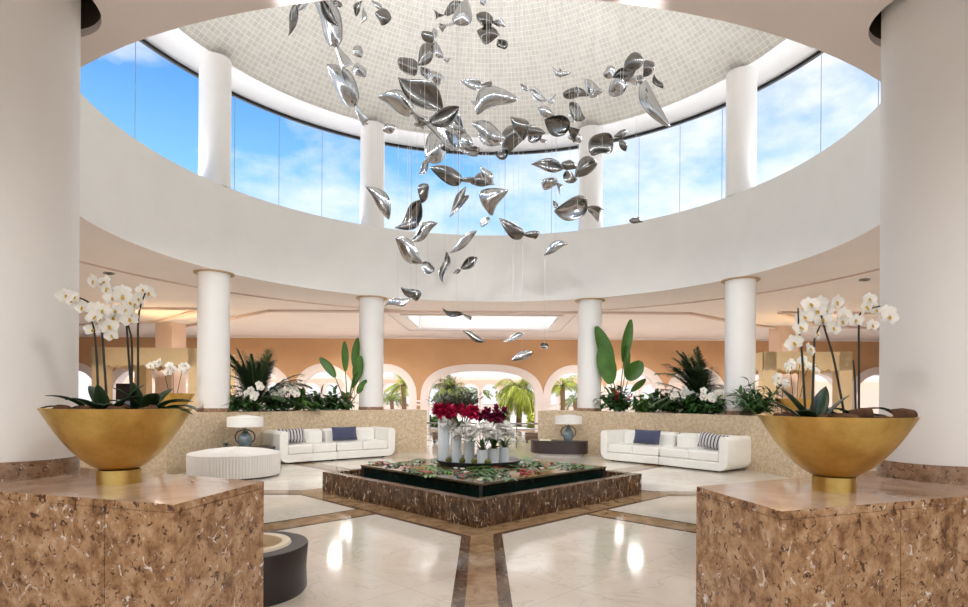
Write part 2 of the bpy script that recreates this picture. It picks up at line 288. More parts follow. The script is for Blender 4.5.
# ------------------------------------------------------------------ mesh helpers
class MB:
    def __init__(s): s.v = []; s.f = []; s.mi = []; s.uv = None
    def add(s, verts, faces, mi=0):
        o = len(s.v); s.v += [tuple(p) for p in verts]; s.f += [tuple(i + o for i in f) for f in faces]; s.mi += [mi] * len(faces)
    def box(s, x0, x1, y0, y1, z0, z1, mi=0):
        s.add([(x0, y0, z0), (x1, y0, z0), (x1, y1, z0), (x0, y1, z0), (x0, y0, z1), (x1, y0, z1), (x1, y1, z1), (x0, y1, z1)],
              [(0, 3, 2, 1), (4, 5, 6, 7), (0, 1, 5, 4), (1, 2, 6, 5), (2, 3, 7, 6), (3, 0, 4, 7)], mi)
    def prism(s, poly, z0, z1, mi=0):
        n = len(poly)
        s.add([(x, y, z0) for x, y in poly] + [(x, y, z1) for x, y in poly],
              [tuple(reversed(range(n))), tuple(range(n, 2 * n))] + [(i, (i + 1) % n, n + (i + 1) % n, n + i) for i in range(n)], mi)
    def lathe(s, prof, n=48, c=(0, 0), a0=0.0, a1=2 * PI, mi=0, wob=None):
        full = abs(a1 - a0 - 2 * PI) < 1e-6; m = n if full else n + 1; k = len(prof); vs = []
        for i in range(m):
            a = a0 + (a1 - a0) * i / n; g = wob(a) if wob else 1.0
            for r, z in prof: vs.append((c[0] + r * g * math.sin(a), c[1] + r * g * math.cos(a), z))
        fs = []
        for i in range(n):
            j = (i + 1) % m
            for q in range(k - 1): fs.append((i * k + q, i * k + q + 1, j * k + q + 1, j * k + q))
        s.add(vs, fs, mi)
    def tube(s, pts, r, n=8, mi=0, cap=True):
        pts = [Vector(p) for p in pts]; rr = r if isinstance(r, (list, tuple)) else [r] * len(pts); vs = []; fs = []; prev = None
        for i, p in enumerate(pts):
            d = (pts[min(i + 1, len(pts) - 1)] - pts[max(i - 1, 0)]).normalized()
            up = prev if prev is not None else (Vector((0, 0, 1)) if abs(d.z) < 0.9 else Vector((1, 0, 0)))
            a = d.cross(up).normalized(); b = a.cross(d).normalized(); prev = b
            for k in range(n):
                t = 2 * PI * k / n; vs.append(p + (a * math.cos(t) + b * math.sin(t)) * rr[i])
        for i in range(len(pts) - 1):
            for k in range(n): fs.append((i * n + k, i * n + (k + 1) % n, (i + 1) * n + (k + 1) % n, (i + 1) * n + k))
        if cap: fs += [tuple(range(n)), tuple(range((len(pts) - 1) * n, len(pts) * n))]
        s.add(vs, fs, mi)
    def blade(s, base, d, length, width, droop=0.3, n=6, fold=0.25, tip=1.0, mi=0, prof=None, twist=0.0):
        """A leaf blade: a folded strip along a drooping path."""
        p = Vector(base); d = Vector(d).normalized(); step = length / n; vs = []; fs = []
        side0 = d.cross(Vector((0, 0, 1)))
        if side0.length < 1e-3: side0 = Vector((1, 0, 0))
        side0.normalize(); side0 = Matrix.Rotation(twist, 3, d) @ side0
        for i in range(n + 1):
            t = i / n
            w = (prof(t) if prof else math.sin(PI * min(1, (0.12 + 0.88 * t) ** tip)) ** 0.8) * width * 0.5
            nrm = side0.cross(d).normalized()
            vs += [p - side0 * w + nrm * w * fold, p.copy(), p + side0 * w + nrm * w * fold]
            d = (d + Vector((0, 0, -droop / n))).normalized(); p = p + d * step
        for i in range(n):
            a = i * 3; fs += [(a, a + 1, a + 4, a + 3), (a + 1, a + 2, a + 5, a + 4)]
        s.add(vs, fs, mi)
    def ball(s, c, r, n=10, m=7, mi=0, sq=(1, 1, 1), jit=0.0):
        vs = [(c[0], c[1], c[2] + r * sq[2])]; fs = []
        for i in range(1, m):
            th = PI * i / m
            for k in range(n):
                ph = 2 * PI * k / n; q = r * (1 + random.uniform(-jit, jit))
                vs.append((c[0] + q * sq[0] * math.sin(th) * math.cos(ph), c[1] + q * sq[1] * math.sin(th) * math.sin(ph), c[2] + q * sq[2] * math.cos(th)))
        vs.append((c[0], c[1], c[2] - r * sq[2])); last = len(vs) - 1
        for k in range(n): fs.append((0, 1 + k, 1 + (k + 1) % n))
        for i in range(m - 2):
            for k in range(n): a = 1 + i * n; fs.append((a + k, a + n + k, a + n + (k + 1) % n, a + (k + 1) % n))
        a = 1 + (m - 2) * n
        for k in range(n): fs.append((a + k, last, a + (k + 1) % n))
        s.add(vs, fs, mi)
    def clear_of(s, origin, cols, zmin=0.012):
        """Keep a plant's leaves above the bed and outside the columns next to it."""
        for i, (x, y, z) in enumerate(s.v):
            z = max(z, zmin)
            for (cx, cy), r in cols:
                dx, dy = x + origin[0] - cx, y + origin[1] - cy; d = math.hypot(dx, dy)
                if d < r: x, y = cx + dx / max(d, 1e-4) * r - origin[0], cy + dy / max(d, 1e-4) * r - origin[1]
            s.v[i] = (x, y, z)
        return s
    def mesh(s, name, mats, smooth=True, fixn=True):
        me = bpy.data.meshes.new(name); me.from_pydata(s.v, [], s.f)
        mats = mats if isinstance(mats, (list, tuple)) else [mats]
        for q in mats: me.materials.append(q)
        me.polygons.foreach_set('material_index', s.mi)
        if fixn:
            b = bmesh.new(); b.from_mesh(me); bmesh.ops.recalc_face_normals(b, faces=b.faces); b.to_mesh(me); b.free()
        if smooth:
            me.polygons.foreach_set('use_smooth', [True] * len(me.polygons)); me.update(); me.set_sharp_from_angle(angle=R(38))
        me.update(); return me
def link(name, me, parent=None, loc=None, rot=None):
    o = bpy.data.objects.new(name, me); C.objects.link(o)
    if loc is not None: o.location = loc
    if rot is not None: o.rotation_euler = rot
    if parent: o.parent = parent
    return o
def obj(name, mb, mats, parent=None, loc=None, rot=None, smooth=True, bevel=0.0, seg=2, sub=0, solid=0.0):
    o = link(name, mb.mesh(name, mats, smooth), parent, loc, rot)
    if bevel:
        m = o.modifiers.new('bevel', 'BEVEL'); m.width = bevel; m.segments = seg; m.limit_method = 'ANGLE'; m.angle_limit = R(40)
        o.data.polygons.foreach_set('use_smooth', [True] * len(o.data.polygons)); o.data.set_sharp_from_angle(angle=R(180))
        w = o.modifiers.new('weighted', 'WEIGHTED_NORMAL'); w.keep_sharp = False
    if solid: m = o.modifiers.new('solid', 'SOLIDIFY'); m.thickness = solid; m.offset = 0
    if sub: m = o.modifiers.new('sub', 'SUBSURF'); m.levels = sub; m.render_levels = sub
    return o
def tag(o, label, cat, group=None):
    o['label'] = label; o['category'] = cat
    if group: o['group'] = group
    return o
def thing(name, label, cat, loc=(0, 0, 0), rz=0.0, group=None):
    o = bpy.data.objects.new(name, None); C.objects.link(o); o.location = loc; o.rotation_euler = (0, 0, rz); o.empty_display_size = 0.1
    return tag(o, label, cat, group)
def struct(name, mb, m, smooth=True, **k):
    o = obj(name, mb, m, smooth=smooth, **k); o['kind'] = 'structure'; return o
def sheet_with_holes(name, loops, z, m, thick=0.0, vertical_y=None):
    """A flat sheet bounded by the first loop with the others cut out; horizontal at z or upright at y."""
    b = bmesh.new(); es = []
    for lp in loops:
        vs = [b.verts.new((x, y, z) if vertical_y is None else (x, vertical_y, y)) for x, y in lp]
        for i in range(len(vs)): es.append(b.edges.new((vs[i], vs[(i + 1) % len(vs)])))
    bmesh.ops.triangle_fill(b, use_beauty=True, use_dissolve=False, edges=es)
    if thick:
        r = bmesh.ops.extrude_face_region(b, geom=list(b.faces))
        d = Vector((0, 0, thick)) if vertical_y is None else Vector((0, thick, 0))
        bmesh.ops.translate(b, vec=d, verts=[g for g in r['geom'] if isinstance(g, bmesh.types.BMVert)])
    bmesh.ops.recalc_face_normals(b, faces=b.faces)
    me = bpy.data.meshes.new(name); b.to_mesh(me); b.free(); me.materials.append(m)
    o = link(name, me); o['kind'] = 'structure'; return o
def circle(c, r, n=128): return [(c[0] + r * math.sin(2 * PI * i / n), c[1] + r * math.cos(2 * PI * i / n)) for i in range(n)]
def rect(x0, x1, y0, y1): return [(x0, y0), (x1, y0), (x1, y1), (x0, y1)]
def ring_profile(r0, r1, z0, z1): return [(r0, z0), (r0, z1), (r1, z1), (r1, z0), (r0, z0)]
O = (CX, CY)
SCULPTURE = [
 (-3.34, 9.53, 7.67, 0.52, 0.147, 1.35, -0.033, 'leaf'),
 (-3.34, 10.05, 8.26, 0.26, 0.121, 0.74, -0.0, 'leaf'),
 (-2.87, 10.0, 7.81, 1.28, 0.343, -1.11, 0.052, 'fish'),
 (-2.52, 8.81, 7.33, 0.42, 0.151, -0.99, -0.015, 'leaf'),
 (-2.53, 9.29, 7.78, 0.16, 0.096, -0.64, -0.0, 'paddle'),
 (-1.85, 7.89, 6.76, 0.24, 0.081, -1.91, -0.027, 'leaf'),
 (-1.89, 8.24, 6.9, 0.24, 0.071, -1.75, 0.014, 'leaf'),
 (-1.86, 9.09, 7.61, 0.24, 0.094, -0.79, -0.016, 'leaf'),
 (-1.59, 8.16, 6.81, 0.24, 0.196, -0.7, -0.0, 'paddle'),
 (-2.19, 9.33, 7.03, 0.24, 0.128, -1.08, -0.0, 'leaf'),
 (-2.53, 10.98, 7.67, 0.35, 0.208, -1.06, -0.038, 'leaf'),
 (-2.67, 10.59, 7.02, 1.09, 0.346, -0.9, 0.055, 'fish'),
 (-0.78, 9.67, 7.96, 0.51, 0.166, -2.63, 0.05, 'fish'),
 (-0.65, 9.21, 7.57, 0.58, 0.269, -2.32, 0.126, 'fish'),
 (-0.18, 7.6, 6.67, 0.11, 0.065, -1.05, -0.0, 'leaf'),
 (-0.95, 8.14, 6.54, 0.19, 0.126, -0.63, -0.0, 'paddle'),
 (-1.07, 10.15, 7.85, 0.19, 0.087, -1.39, -0.0, 'leaf'),
 (-0.99, 10.87, 7.98, 0.41, 0.149, -0.82, -0.075, 'fish'),
 (-1.11, 9.35, 7.0, 0.48, 0.209, 1.05, 0.048, 'leaf'),
 (-1.68, 11.1, 7.8, 0.4, 0.286, -0.61, -0.0, 'paddle'),
 (-1.22, 10.0, 7.07, 0.24, 0.137, -1.04, -0.0, 'leaf'),
 (-1.07, 10.36, 7.18, 0.25, 0.214, -0.79, -0.0, 'paddle'),
 (-0.13, 10.05, 8.04, 0.42, 0.155, -0.21, -0.035, 'fish'),
 (-0.13, 10.11, 7.83, 0.4, 0.261, -0.31, -0.035, 'leaf'),
 (0.09, 8.38, 6.59, 0.2, 0.129, -0.94, -0.0, 'leaf'),
 (0.09, 8.03, 6.68, 0.14, 0.069, -0.93, -0.0, 'leaf'),
 (-1.15, 8.98, 6.18, 0.77, 0.37, -0.54, -0.046, 'leaf'),
 (-0.87, 8.77, 5.77, 0.73, 0.256, -2.65, 0.06, 'fish'),
 (-1.5, 9.38, 6.12, 0.8, 0.258, -0.39, 0.113, 'fish'),
 (-1.85, 10.17, 6.19, 0.23, 0.157, 0.39, -0.0, 'leaf'),
 (-0.29, 8.61, 6.17, 0.46, 0.148, -0.23, -0.044, 'fish'),
 (-0.2, 10.36, 6.72, 0.47, 0.125, -0.11, -0.053, 'leaf'),
 (-0.73, 9.48, 5.74, 0.98, 0.293, -0.52, -0.033, 'fish'),
 (-0.63, 9.41, 5.98, 0.34, 0.194, -0.85, -0.032, 'leaf'),
 (-0.7, 10.73, 6.25, 0.55, 0.221, -0.52, 0.037, 'leaf'),
 (-0.41, 9.85, 5.81, 0.46, 0.152, -0.89, -0.034, 'fish'),
 (0.04, 9.42, 6.21, 0.73, 0.275, 0.43, 0.129, 'pod'),
 (-0.11, 9.85, 6.01, 0.64, 0.237, -0.5, -0.051, 'leaf'),
 (-0.1, 10.43, 6.13, 0.44, 0.269, -0.33, -0.0, 'leaf'),
 (0.1, 8.75, 5.19, 0.2, 0.21, -0.15, -0.0, 'paddle'),
 (0.46, 11.14, 6.45, 0.71, 0.325, 0.71, 0.134, 'pod'),
 (0.33, 8.66, 5.5, 0.36, 0.208, -0.96, 0.03, 'leaf'),
 (0.67, 10.55, 6.38, 0.5, 0.145, -0.33, -0.036, 'leaf'),
 (0.79, 10.8, 6.36, 0.36, 0.204, -0.67, -0.037, 'fish'),
 (0.43, 8.65, 6.11, 0.16, 0.059, -0.72, -0.0, 'leaf'),
 (0.86, 10.65, 7.06, 0.47, 0.201, -0.24, -0.055, 'fish'),
 (1.09, 9.55, 6.89, 0.32, 0.098, -0.37, -0.066, 'leaf'),
 (1.12, 10.1, 7.14, 0.14, 0.069, -1.33, -0.0, 'leaf'),
 (0.75, 8.62, 5.74, 0.27, 0.148, -0.51, -0.03, 'leaf'),
 (0.99, 8.72, 5.55, 0.52, 0.24, -0.39, 0.045, 'fish'),
 (1.24, 9.07, 5.53, 0.21, 0.187, -0.23, -0.0, 'paddle'),
 (1.53, 11.08, 7.27, 0.48, 0.171, -0.0, 0.076, 'pod'),
 (1.3, 9.11, 6.31, 0.16, 0.094, -1.28, -0.0, 'leaf'),
 (1.49, 10.56, 6.71, 0.39, 0.254, -0.85, -0.054, 'paddle'),
 (1.45, 11.02, 6.82, 0.23, 0.114, -1.33, -0.0, 'leaf'),
 (1.88, 11.05, 7.45, 0.43, 0.19, -0.56, -0.076, 'leaf'),
 (1.58, 9.5, 6.51, 0.17, 0.065, -1.77, -0.0, 'leaf'),
 (1.85, 9.52, 6.84, 0.22, 0.18, 0.63, -0.0, 'paddle'),
 (2.2, 9.96, 7.05, 0.38, 0.154, 0.18, 0.034, 'leaf'),
 (2.3, 10.62, 7.19, 0.48, 0.292, 0.51, 0.073, 'fish'),
 (2.11, 8.88, 6.61, 0.28, 0.244, 0.39, -0.015, 'paddle'),
 (2.6, 10.55, 7.3, 0.2, 0.145, 0.98, -0.0, 'leaf'),
 (2.8, 10.67, 7.53, 0.3, 0.183, 0.92, -0.0, 'leaf'),
 (3.01, 10.84, 7.0, 1.09, 0.242, -1.18, -0.112, 'pod'),
 (2.44, 8.7, 6.24, 0.25, 0.09, -1.08, -0.015, 'leaf'),
 (-0.94, 11.06, 6.24, 0.88, 0.418, 0.71, 0.152, 'fish'),
 (-1.07, 8.84, 5.0, 0.28, 0.106, 0.94, -0.0, 'leaf'),
 (-0.68, 9.49, 5.16, 0.78, 0.244, -0.3, -0.049, 'fish'),
 (-0.85, 10.19, 5.86, 0.19, 0.105, -0.0, -0.0, 'leaf'),
 (-0.23, 10.99, 5.53, 0.44, 0.283, -0.09, 0.057, 'leaf'),
 (-0.14, 9.48, 5.11, 0.31, 0.147, -1.01, -0.0, 'leaf'),
 (-0.12, 11.0, 5.39, 0.13, 0.113, -0.0, -0.0, 'paddle'),
 (0.08, 10.02, 5.01, 0.18, 0.12, -0.51, -0.0, 'paddle'),
 (0.07, 9.41, 4.65, 0.46, 0.291, 0.89, 0.146, 'pod'),
 (-0.15, 9.42, 4.34, 0.18, 0.146, 0.79, -0.0, 'paddle'),
 (0.37, 9.06, 4.16, 0.64, 0.233, -0.3, -0.047, 'fish'),
 (0.79, 8.8, 5.0, 0.5, 0.212, -0.27, 0.045, 'leaf'),
 (0.88, 8.99, 4.79, 0.35, 0.185, -0.5, 0.031, 'fish'),
 (1.32, 10.39, 5.64, 0.29, 0.196, -0.12, -0.0, 'paddle'),
 (1.45, 11.19, 5.75, 0.27, 0.288, -0.14, -0.0, 'paddle'),
 (1.41, 9.02, 5.04, 0.37, 0.263, 0.58, 0.015, 'paddle'),
 (1.61, 8.73, 5.27, 0.44, 0.33, 0.71, 0.045, 'paddle'),
 (1.91, 11.17, 6.39, 0.14, 0.096, -0.14, -0.0, 'paddle'),
 (2.15, 9.99, 6.05, 0.26, 0.12, 0.55, -0.034, 'leaf'),
 (2.12, 9.66, 5.7, 0.22, 0.116, -1.11, -0.0, 'leaf'),
 (-1.86, 9.22, 4.57, 0.59, 0.206, -0.94, 0.063, 'leaf'),
 (-2.01, 10.14, 4.97, 0.23, 0.157, -0.84, -0.0, 'paddle'),
 (-1.61, 10.75, 4.88, 0.67, 0.351, 0.73, -0.092, 'leaf'),
 (-1.18, 9.78, 4.92, 0.31, 0.168, 1.18, -0.0, 'paddle'),
 (-0.59, 9.7, 4.68, 0.46, 0.15, 0.76, 0.033, 'leaf'),
 (-0.53, 8.74, 4.49, 0.44, 0.105, 1.11, -0.0, 'leaf'),
 (-1.33, 10.98, 4.61, 0.63, 0.226, 0.68, 0.057, 'leaf'),
 (-1.27, 8.69, 3.69, 0.52, 0.224, -0.72, -0.0, 'leaf'),
 (-1.13, 9.88, 3.71, 0.26, 0.204, -0.55, -0.0, 'paddle'),
 (-0.58, 10.78, 4.38, 0.64, 0.148, 0.62, 0.019, 'leaf'),
 (-0.76, 8.94, 3.49, 0.48, 0.107, 1.47, 0.015, 'leaf'),
 (-0.46, 10.5, 3.92, 0.39, 0.162, 0.65, -0.0, 'leaf'),
 (-0.71, 11.07, 3.89, 0.17, 0.076, 0.46, -0.0, 'leaf'),
 (-1.46, 10.22, 3.36, 0.38, 0.14, -0.38, -0.018, 'leaf'),
 (-1.28, 9.58, 3.18, 0.18, 0.132, 0.38, -0.0, 'leaf'),
 (-1.71, 10.32, 3.18, 0.46, 0.142, 0.27, 0.018, 'leaf'),
 (-0.62, 9.62, 2.89, 0.51, 0.083, -0.36, -0.0, 'fish'),
 (-0.35, 10.33, 2.59, 0.43, 0.107, -0.43, -0.018, 'leaf'),
 (0.31, 9.62, 2.5, 0.4, 0.083, 0.33, -0.0, 'leaf'),
 (0.49, 10.11, 2.22, 0.41, 0.139, 0.39, -0.0, 'leaf'),
 (0.81, 9.32, 2.34, 0.13, 0.112, 0.12, -0.0, 'paddle'),
 (1.01, 9.65, 4.7, 0.16, 0.066, -1.01, -0.0, 'leaf'),
 (1.28, 8.98, 4.34, 0.7, 0.293, -0.09, 0.062, 'fish'),
 (1.01, 9.58, 3.94, 0.41, 0.132, 0.41, 0.033, 'leaf'),
 (2.71, 11.17, 4.9, 0.26, 0.153, -0.23, -0.0, 'leaf'),
]
ORCHIDS_LEFT = [
 ([[(-2.405, 3.55, 1.44), (-2.418, 3.55, 1.678), (-2.432, 3.55, 1.855), (-2.45, 3.55, 1.94), (-2.475, 3.55, 2.001)], [(-2.35, 3.55, 1.441), (-2.376, 3.55, 1.709), (-2.389, 3.55, 1.892), (-2.402, 3.55, 1.977), (-2.433, 3.55, 2.032), (-2.524, 3.55, 2.086), (-2.622, 3.55, 2.092)]],
  [(-2.61, 3.55, 2.098), (-2.549, 3.55, 2.068), (-2.487, 3.55, 2.025), (-2.414, 3.55, 2.02), (-2.512, 3.55, 2.08), (-2.444, 3.55, 1.891), (-2.359, 3.55, 1.947), (-2.396, 3.55, 1.965), (-2.328, 3.55, 1.91), (-2.316, 3.55, 1.856), (-2.45, 3.55, 1.971), (-2.371, 3.55, 2.008)]),
 ([[(-2.278, 3.68, 1.44), (-2.305, 3.68, 1.718), (-2.319, 3.68, 1.907), (-2.326, 3.68, 2.021), (-2.357, 3.68, 2.084), (-2.415, 3.68, 2.16), (-2.51, 3.68, 2.203)], [(-2.246, 3.68, 1.44), (-2.248, 3.68, 1.781), (-2.249, 3.68, 1.939), (-2.237, 3.68, 2.047), (-2.2, 3.68, 2.155)], [(-2.29, 3.68, 1.44), (-2.286, 3.68, 1.781), (-2.306, 3.68, 1.92), (-2.338, 3.68, 1.983)]],
  [(-2.51, 3.68, 2.21), (-2.453, 3.68, 2.204), (-2.409, 3.68, 2.16), (-2.352, 3.68, 2.154), (-2.383, 3.68, 2.103), (-2.326, 3.68, 2.116), (-2.294, 3.68, 2.078), (-2.376, 3.68, 2.027), (-2.3, 3.68, 2.028), (-2.256, 3.68, 2.009), (-2.244, 3.68, 2.066), (-2.219, 3.68, 2.098), (-2.213, 3.68, 2.161), (-2.175, 3.68, 2.142), (-2.275, 3.68, 1.971), (-2.395, 3.68, 1.983)]),
]
ORCHIDS_RIGHT = [
 ([[(1.826, 3.4, 1.467), (1.801, 3.4, 1.753), (1.782, 3.4, 1.899), (1.776, 3.4, 2.028)], [(1.861, 3.4, 1.468), (1.871, 3.4, 1.783), (1.876, 3.4, 1.853), (1.905, 3.4, 1.923)]],
  [(1.846, 3.4, 2.046), (1.817, 3.4, 1.975), (1.782, 3.4, 1.911), (1.748, 3.4, 1.823), (1.824, 3.4, 1.783), (1.876, 3.4, 1.876), (1.893, 3.4, 2.011)]),
 ([[(2.12, 3.5, 1.468), (2.046, 3.5, 1.732), (1.997, 3.5, 1.894), (1.966, 3.5, 2.02), (1.984, 3.5, 2.068)]],
  [(2.032, 3.5, 2.075), (1.979, 3.5, 1.972), (2.015, 3.5, 1.918), (2.069, 3.5, 1.961), (1.996, 3.5, 2.026), (2.087, 3.5, 2.003), (1.96, 3.5, 2.074)]),
 ([[(2.248, 3.58, 1.468), (2.247, 3.58, 1.739), (2.245, 3.58, 1.954), (2.263, 3.58, 2.034), (2.374, 3.58, 2.071)], [(2.23, 3.58, 1.468), (2.223, 3.58, 1.615), (2.21, 3.58, 1.738)]],
  [(2.208, 3.58, 1.978), (2.263, 3.58, 2.058), (2.294, 3.58, 2.108), (2.355, 3.58, 2.047), (2.411, 3.58, 2.035), (2.399, 3.58, 1.998), (2.301, 3.58, 1.948), (2.325, 3.58, 2.077)]),
]
# ------------------------------------------------------------------ the building
RD = 6.314; HC = 4.24; HD = 6.13; HS = 8.98
def rev_flip(p): return p
fl = MB(); fl.prism(rect(-22, 22, -9, 27.2), -0.12, 0.0); struct('floor', fl, M['floor'], smooth=False)
NEARCOL = ((-3.285, 3.99), (3.16, 4.12))
SKY = (-2.95, 2.15, 19.2, 23.0)
sheet_with_holes('ceiling', [rect(-22, 22, -9, 26.6), circle(O, RD), rect(*SKY)] + [circle(c, r_, 48) for c, r_ in zip(NEARCOL, (0.485, 0.44))], HC, M['ceiling'])
for i, (c, rh) in enumerate(zip(NEARCOL, (0.485, 0.44))):
    g = MB(); g.lathe([(rh, HC), (rh, HC + 0.06)], 48, c); struct('trim_%d' % (1 + i), g, M['ceiling'])
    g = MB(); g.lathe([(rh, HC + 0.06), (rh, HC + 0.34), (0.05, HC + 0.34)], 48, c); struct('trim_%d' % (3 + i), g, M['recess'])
g = MB(); g.lathe([(RD, HC), (RD, HD), (7.40, HD)], 128, O); struct('wall_ring', g, M['white'])
sheet_with_holes('ceiling_soffit', [circle(O, 7.50), circle(O, 6.49)], HS, M['white'])
# dome with its mosaic
RISE = 2.7; RB = 6.49; RS = (RB * RB + RISE * RISE) / (2 * RISE); ZC = HS + RISE - RS
def dome_z(x, y):
    d = (x - CX) ** 2 + (y - CY) ** 2
    return ZC + math.sqrt(max(0.01, RS * RS - d))
def build_dome():
    n, m = 160, 40; amax = math.asin(RB / RS); b = bmesh.new(); uvl = b.loops.layers.uv.new('UVMap'); rows = []
    for j in range(m + 1):
        a = amax * (1 - j / m * 0.985); rows.append([b.verts.new((CX + RS * math.sin(a) * math.sin(2 * PI * i / n), CY + RS * math.sin(a) * math.cos(2 * PI * i / n), ZC + RS * math.cos(a))) for i in range(n)])
    NU = 320; LV = RS * amax * 0.985 / 0.125
    for j in range(m):
        for i in range(n):
            k = (i + 1) % n; f = b.faces.new((rows[j][i], rows[j][k], rows[j + 1][k], rows[j + 1][i])); f.smooth = True
            for lp, (u, v) in zip(f.loops, ((i, j), (i + 1, j), (i + 1, j + 1), (i, j + 1))): lp[uvl].uv = (u / n * NU, v / m * LV)
    b.faces.new(list(reversed(rows[m])))
    me = bpy.data.meshes.new('ceiling_dome'); b.to_mesh(me); b.free(); me.materials.append(M['dome']); o = link('ceiling_dome', me); o['kind'] = 'structure'
build_dome()
g = MB(); g.lathe([(6.49, HS), (6.49, HS + 0.02), (6.46, HS + 0.02), (6.46, HS - 0.012), (6.53, HS - 0.012), (6.53, HS)], 128, O); struct('trim_5', g, M['white'])
g = MB(); g.lathe(ring_profile(6.3, 7.60, HS + 3.1, HS + 3.2), 64, O); g.lathe(ring_profile(7.48, 7.60, HS - 0.01, HS + 3.2), 64, O); struct('wall_roof_edge', g, M['white'])
sheet_with_holes('ceiling_roof_deck', [rect(-22, 22, -9, 27.0), circle(O, 7.39), rect(*SKY)], HD - 0.05, M['deck'])
# upper windows: eight bays of frameless glass between the upper columns
RG = 7.46
for i, (a0, a1) in enumerate(BAYS):
    g = MB(); n = max(6, int((a1 - a0) / 3))
    g.lathe([(RG, HD - 0.02), (RG, HS - 0.07)], n, O, R(a0), R(a1)); w = struct('window_%d' % (i + 1), g, M['glass'])
    f = MB(); f.lathe(ring_profile(RG - 0.02, RG + 0.05, HS - 0.075, HS - 0.002), n, O, R(a0), R(a1)); obj('frame', f, M['black'], w)
    k = max(2, round((a1 - a0) / 10.2))
    for q in range(1, k):
        x, y = polar(RG, a0 + (a1 - a0) * q / k); jn = MB(); jn.tube([(x, y, HD), (x, y, HS - 0.075)], 0.007, 6); obj('joint', jn, M['alu'], w)
# rear wall with its arches
YB = 26.5
ARCH = [(387.0 - 62.5 * k) for k in range(6)] + [(575.0 + 61.0 * k) for k in range(6)]
AX = [(px - 493.4) * YB / FPX - 0.05 for px in ARCH]
SPR, RO, RI = 1.62, 1.40, 1.06
def arch_loop(cx, r, sp, z0, n=24): return [(cx - r, z0)] + [(cx - r * math.cos(PI * i / n), sp + r * math.sin(PI * i / n)) for i in range(n + 1)] + [(cx + r, z0)]
CAX = -0.52
def wide_loop(a, b, sp, z0, n=40):
    pts = [(CAX - a, z0)]
    for i in range(n + 1):
        t = PI * i / n; c, s_ = math.cos(t), math.sin(t)
        pts.append((CAX - a * math.copysign(abs(c) ** 0.72, c), sp + b * abs(s_) ** 0.72))
    return pts + [(CAX + a, z0)]
holes = [arch_loop(x, RI, SPR, 0.02) for x in AX] + [wide_loop(2.44, 1.46, 1.28, 0.02)]
sheet_with_holes('wall_back', [rect(-22, 22, 0.0, HC + 0.02)] + holes, 0, M['orange'], thick=0.45, vertical_y=YB)
def arch_trim(outer, inner, name):
    n = len(outer); b = MB(); y0, y1 = YB - 0.05, YB + 0.50
    vs = [(x, y0, z) for x, z in outer] + [(x, y0, z) for x, z in inner] + [(x, y1, z) for x, z in outer] + [(x, y1, z) for x, z in inner]; fs = []
    for i in range(n - 1):
        fs += [(i, i + 1, n + i + 1, n + i), (2 * n + i, 3 * n + i, 3 * n + i + 1, 2 * n + i + 1), (i, 2 * n + i, 2 * n + i + 1, i + 1), (n + i, n + i + 1, 3 * n + i + 1, 3 * n + i)]
    b.add(vs, fs); struct(name, b, M['pinkwhite'])
for i, x in enumerate(AX): arch_trim(arch_loop(x, RO, SPR, 0.0), arch_loop(x, RI - 0.01, SPR, 0.0), 'trim_%d' % (10 + i))
arch_trim(wide_loop(2.80, 1.76, 1.28, 0.0), wide_loop(2.43, 1.45, 1.28, 0.0), 'trim_30')
pc = sorted([(AX[i] + AX[i + 1]) / 2 for i in range(5)] + [(AX[i] + AX[i + 1]) / 2 for i in range(6, 11)] + [(AX[0] + RO + CAX - 2.80) / 2, (AX[6] - RO + CAX + 2.80) / 2])
for i, x in enumerate(pc):
    b = MB(); b.box(x - 0.36, x + 0.36, YB - 0.10, YB + 0.5, 1.30, 1.38); b.box(x - 0.32, x + 0.32, YB - 0.08, YB + 0.5, 1.14, 1.22); struct('trim_%d' % (40 + i), b, M['pinkwhite'])
b = MB(); b.box(-22, 22, YB - 0.10, YB, HC - 0.07, HC); struct('trim_60', b, M['ceiling'], smooth=False)
for s_, nm in ((-1, 'wall_left'), (1, 'wall_right')):
    b = MB(); b.box(s_ * 22 - 0.2, s_ * 22 + 0.2, -9, 27, 0, HD); struct(nm, b, M['peach'], smooth=False)
# skylight well
b = MB(); x0, x1, y0, y1 = SKY
for q in ((x0 - .02, x0, y0, y1), (x1, x1 + .02, y0, y1), (x0, x1, y0 - .02, y0), (x0, x1, y1, y1 + .02)): b.box(q[0], q[1], q[2], q[3], HC, HD - 0.05)
struct('wall_skylight', b, M['white'], smooth=False)
b = MB(); b.add([(x0, y0, 5.0), (x1, y0, 5.0), (x1, y1, 5.0), (x0, y1, 5.0)], [(0, 1, 2, 3)]); w = struct('window_9', b, M['diffuser'], smooth=False)
for k_, (d, wd) in enumerate(((0.50, 0.10), (0.02, 0.10))):
    b = MB(); h = 0.05
    b.box(x0 - d - wd, x1 + d + wd, y0 - d - wd, y0 - d, HC - h, HC); b.box(x0 - d - wd, x1 + d + wd, y1 + d, y1 + d + wd, HC - h, HC)
    b.box(x0 - d - wd, x0 - d, y0 - d, y1 + d, HC - h, HC); b.box(x1 + d, x1 + d + wd, y0 - d, y1 + d, HC - h, HC); struct('trim_%d' % (61 + k_), b, M['ceiling'], smooth=False)
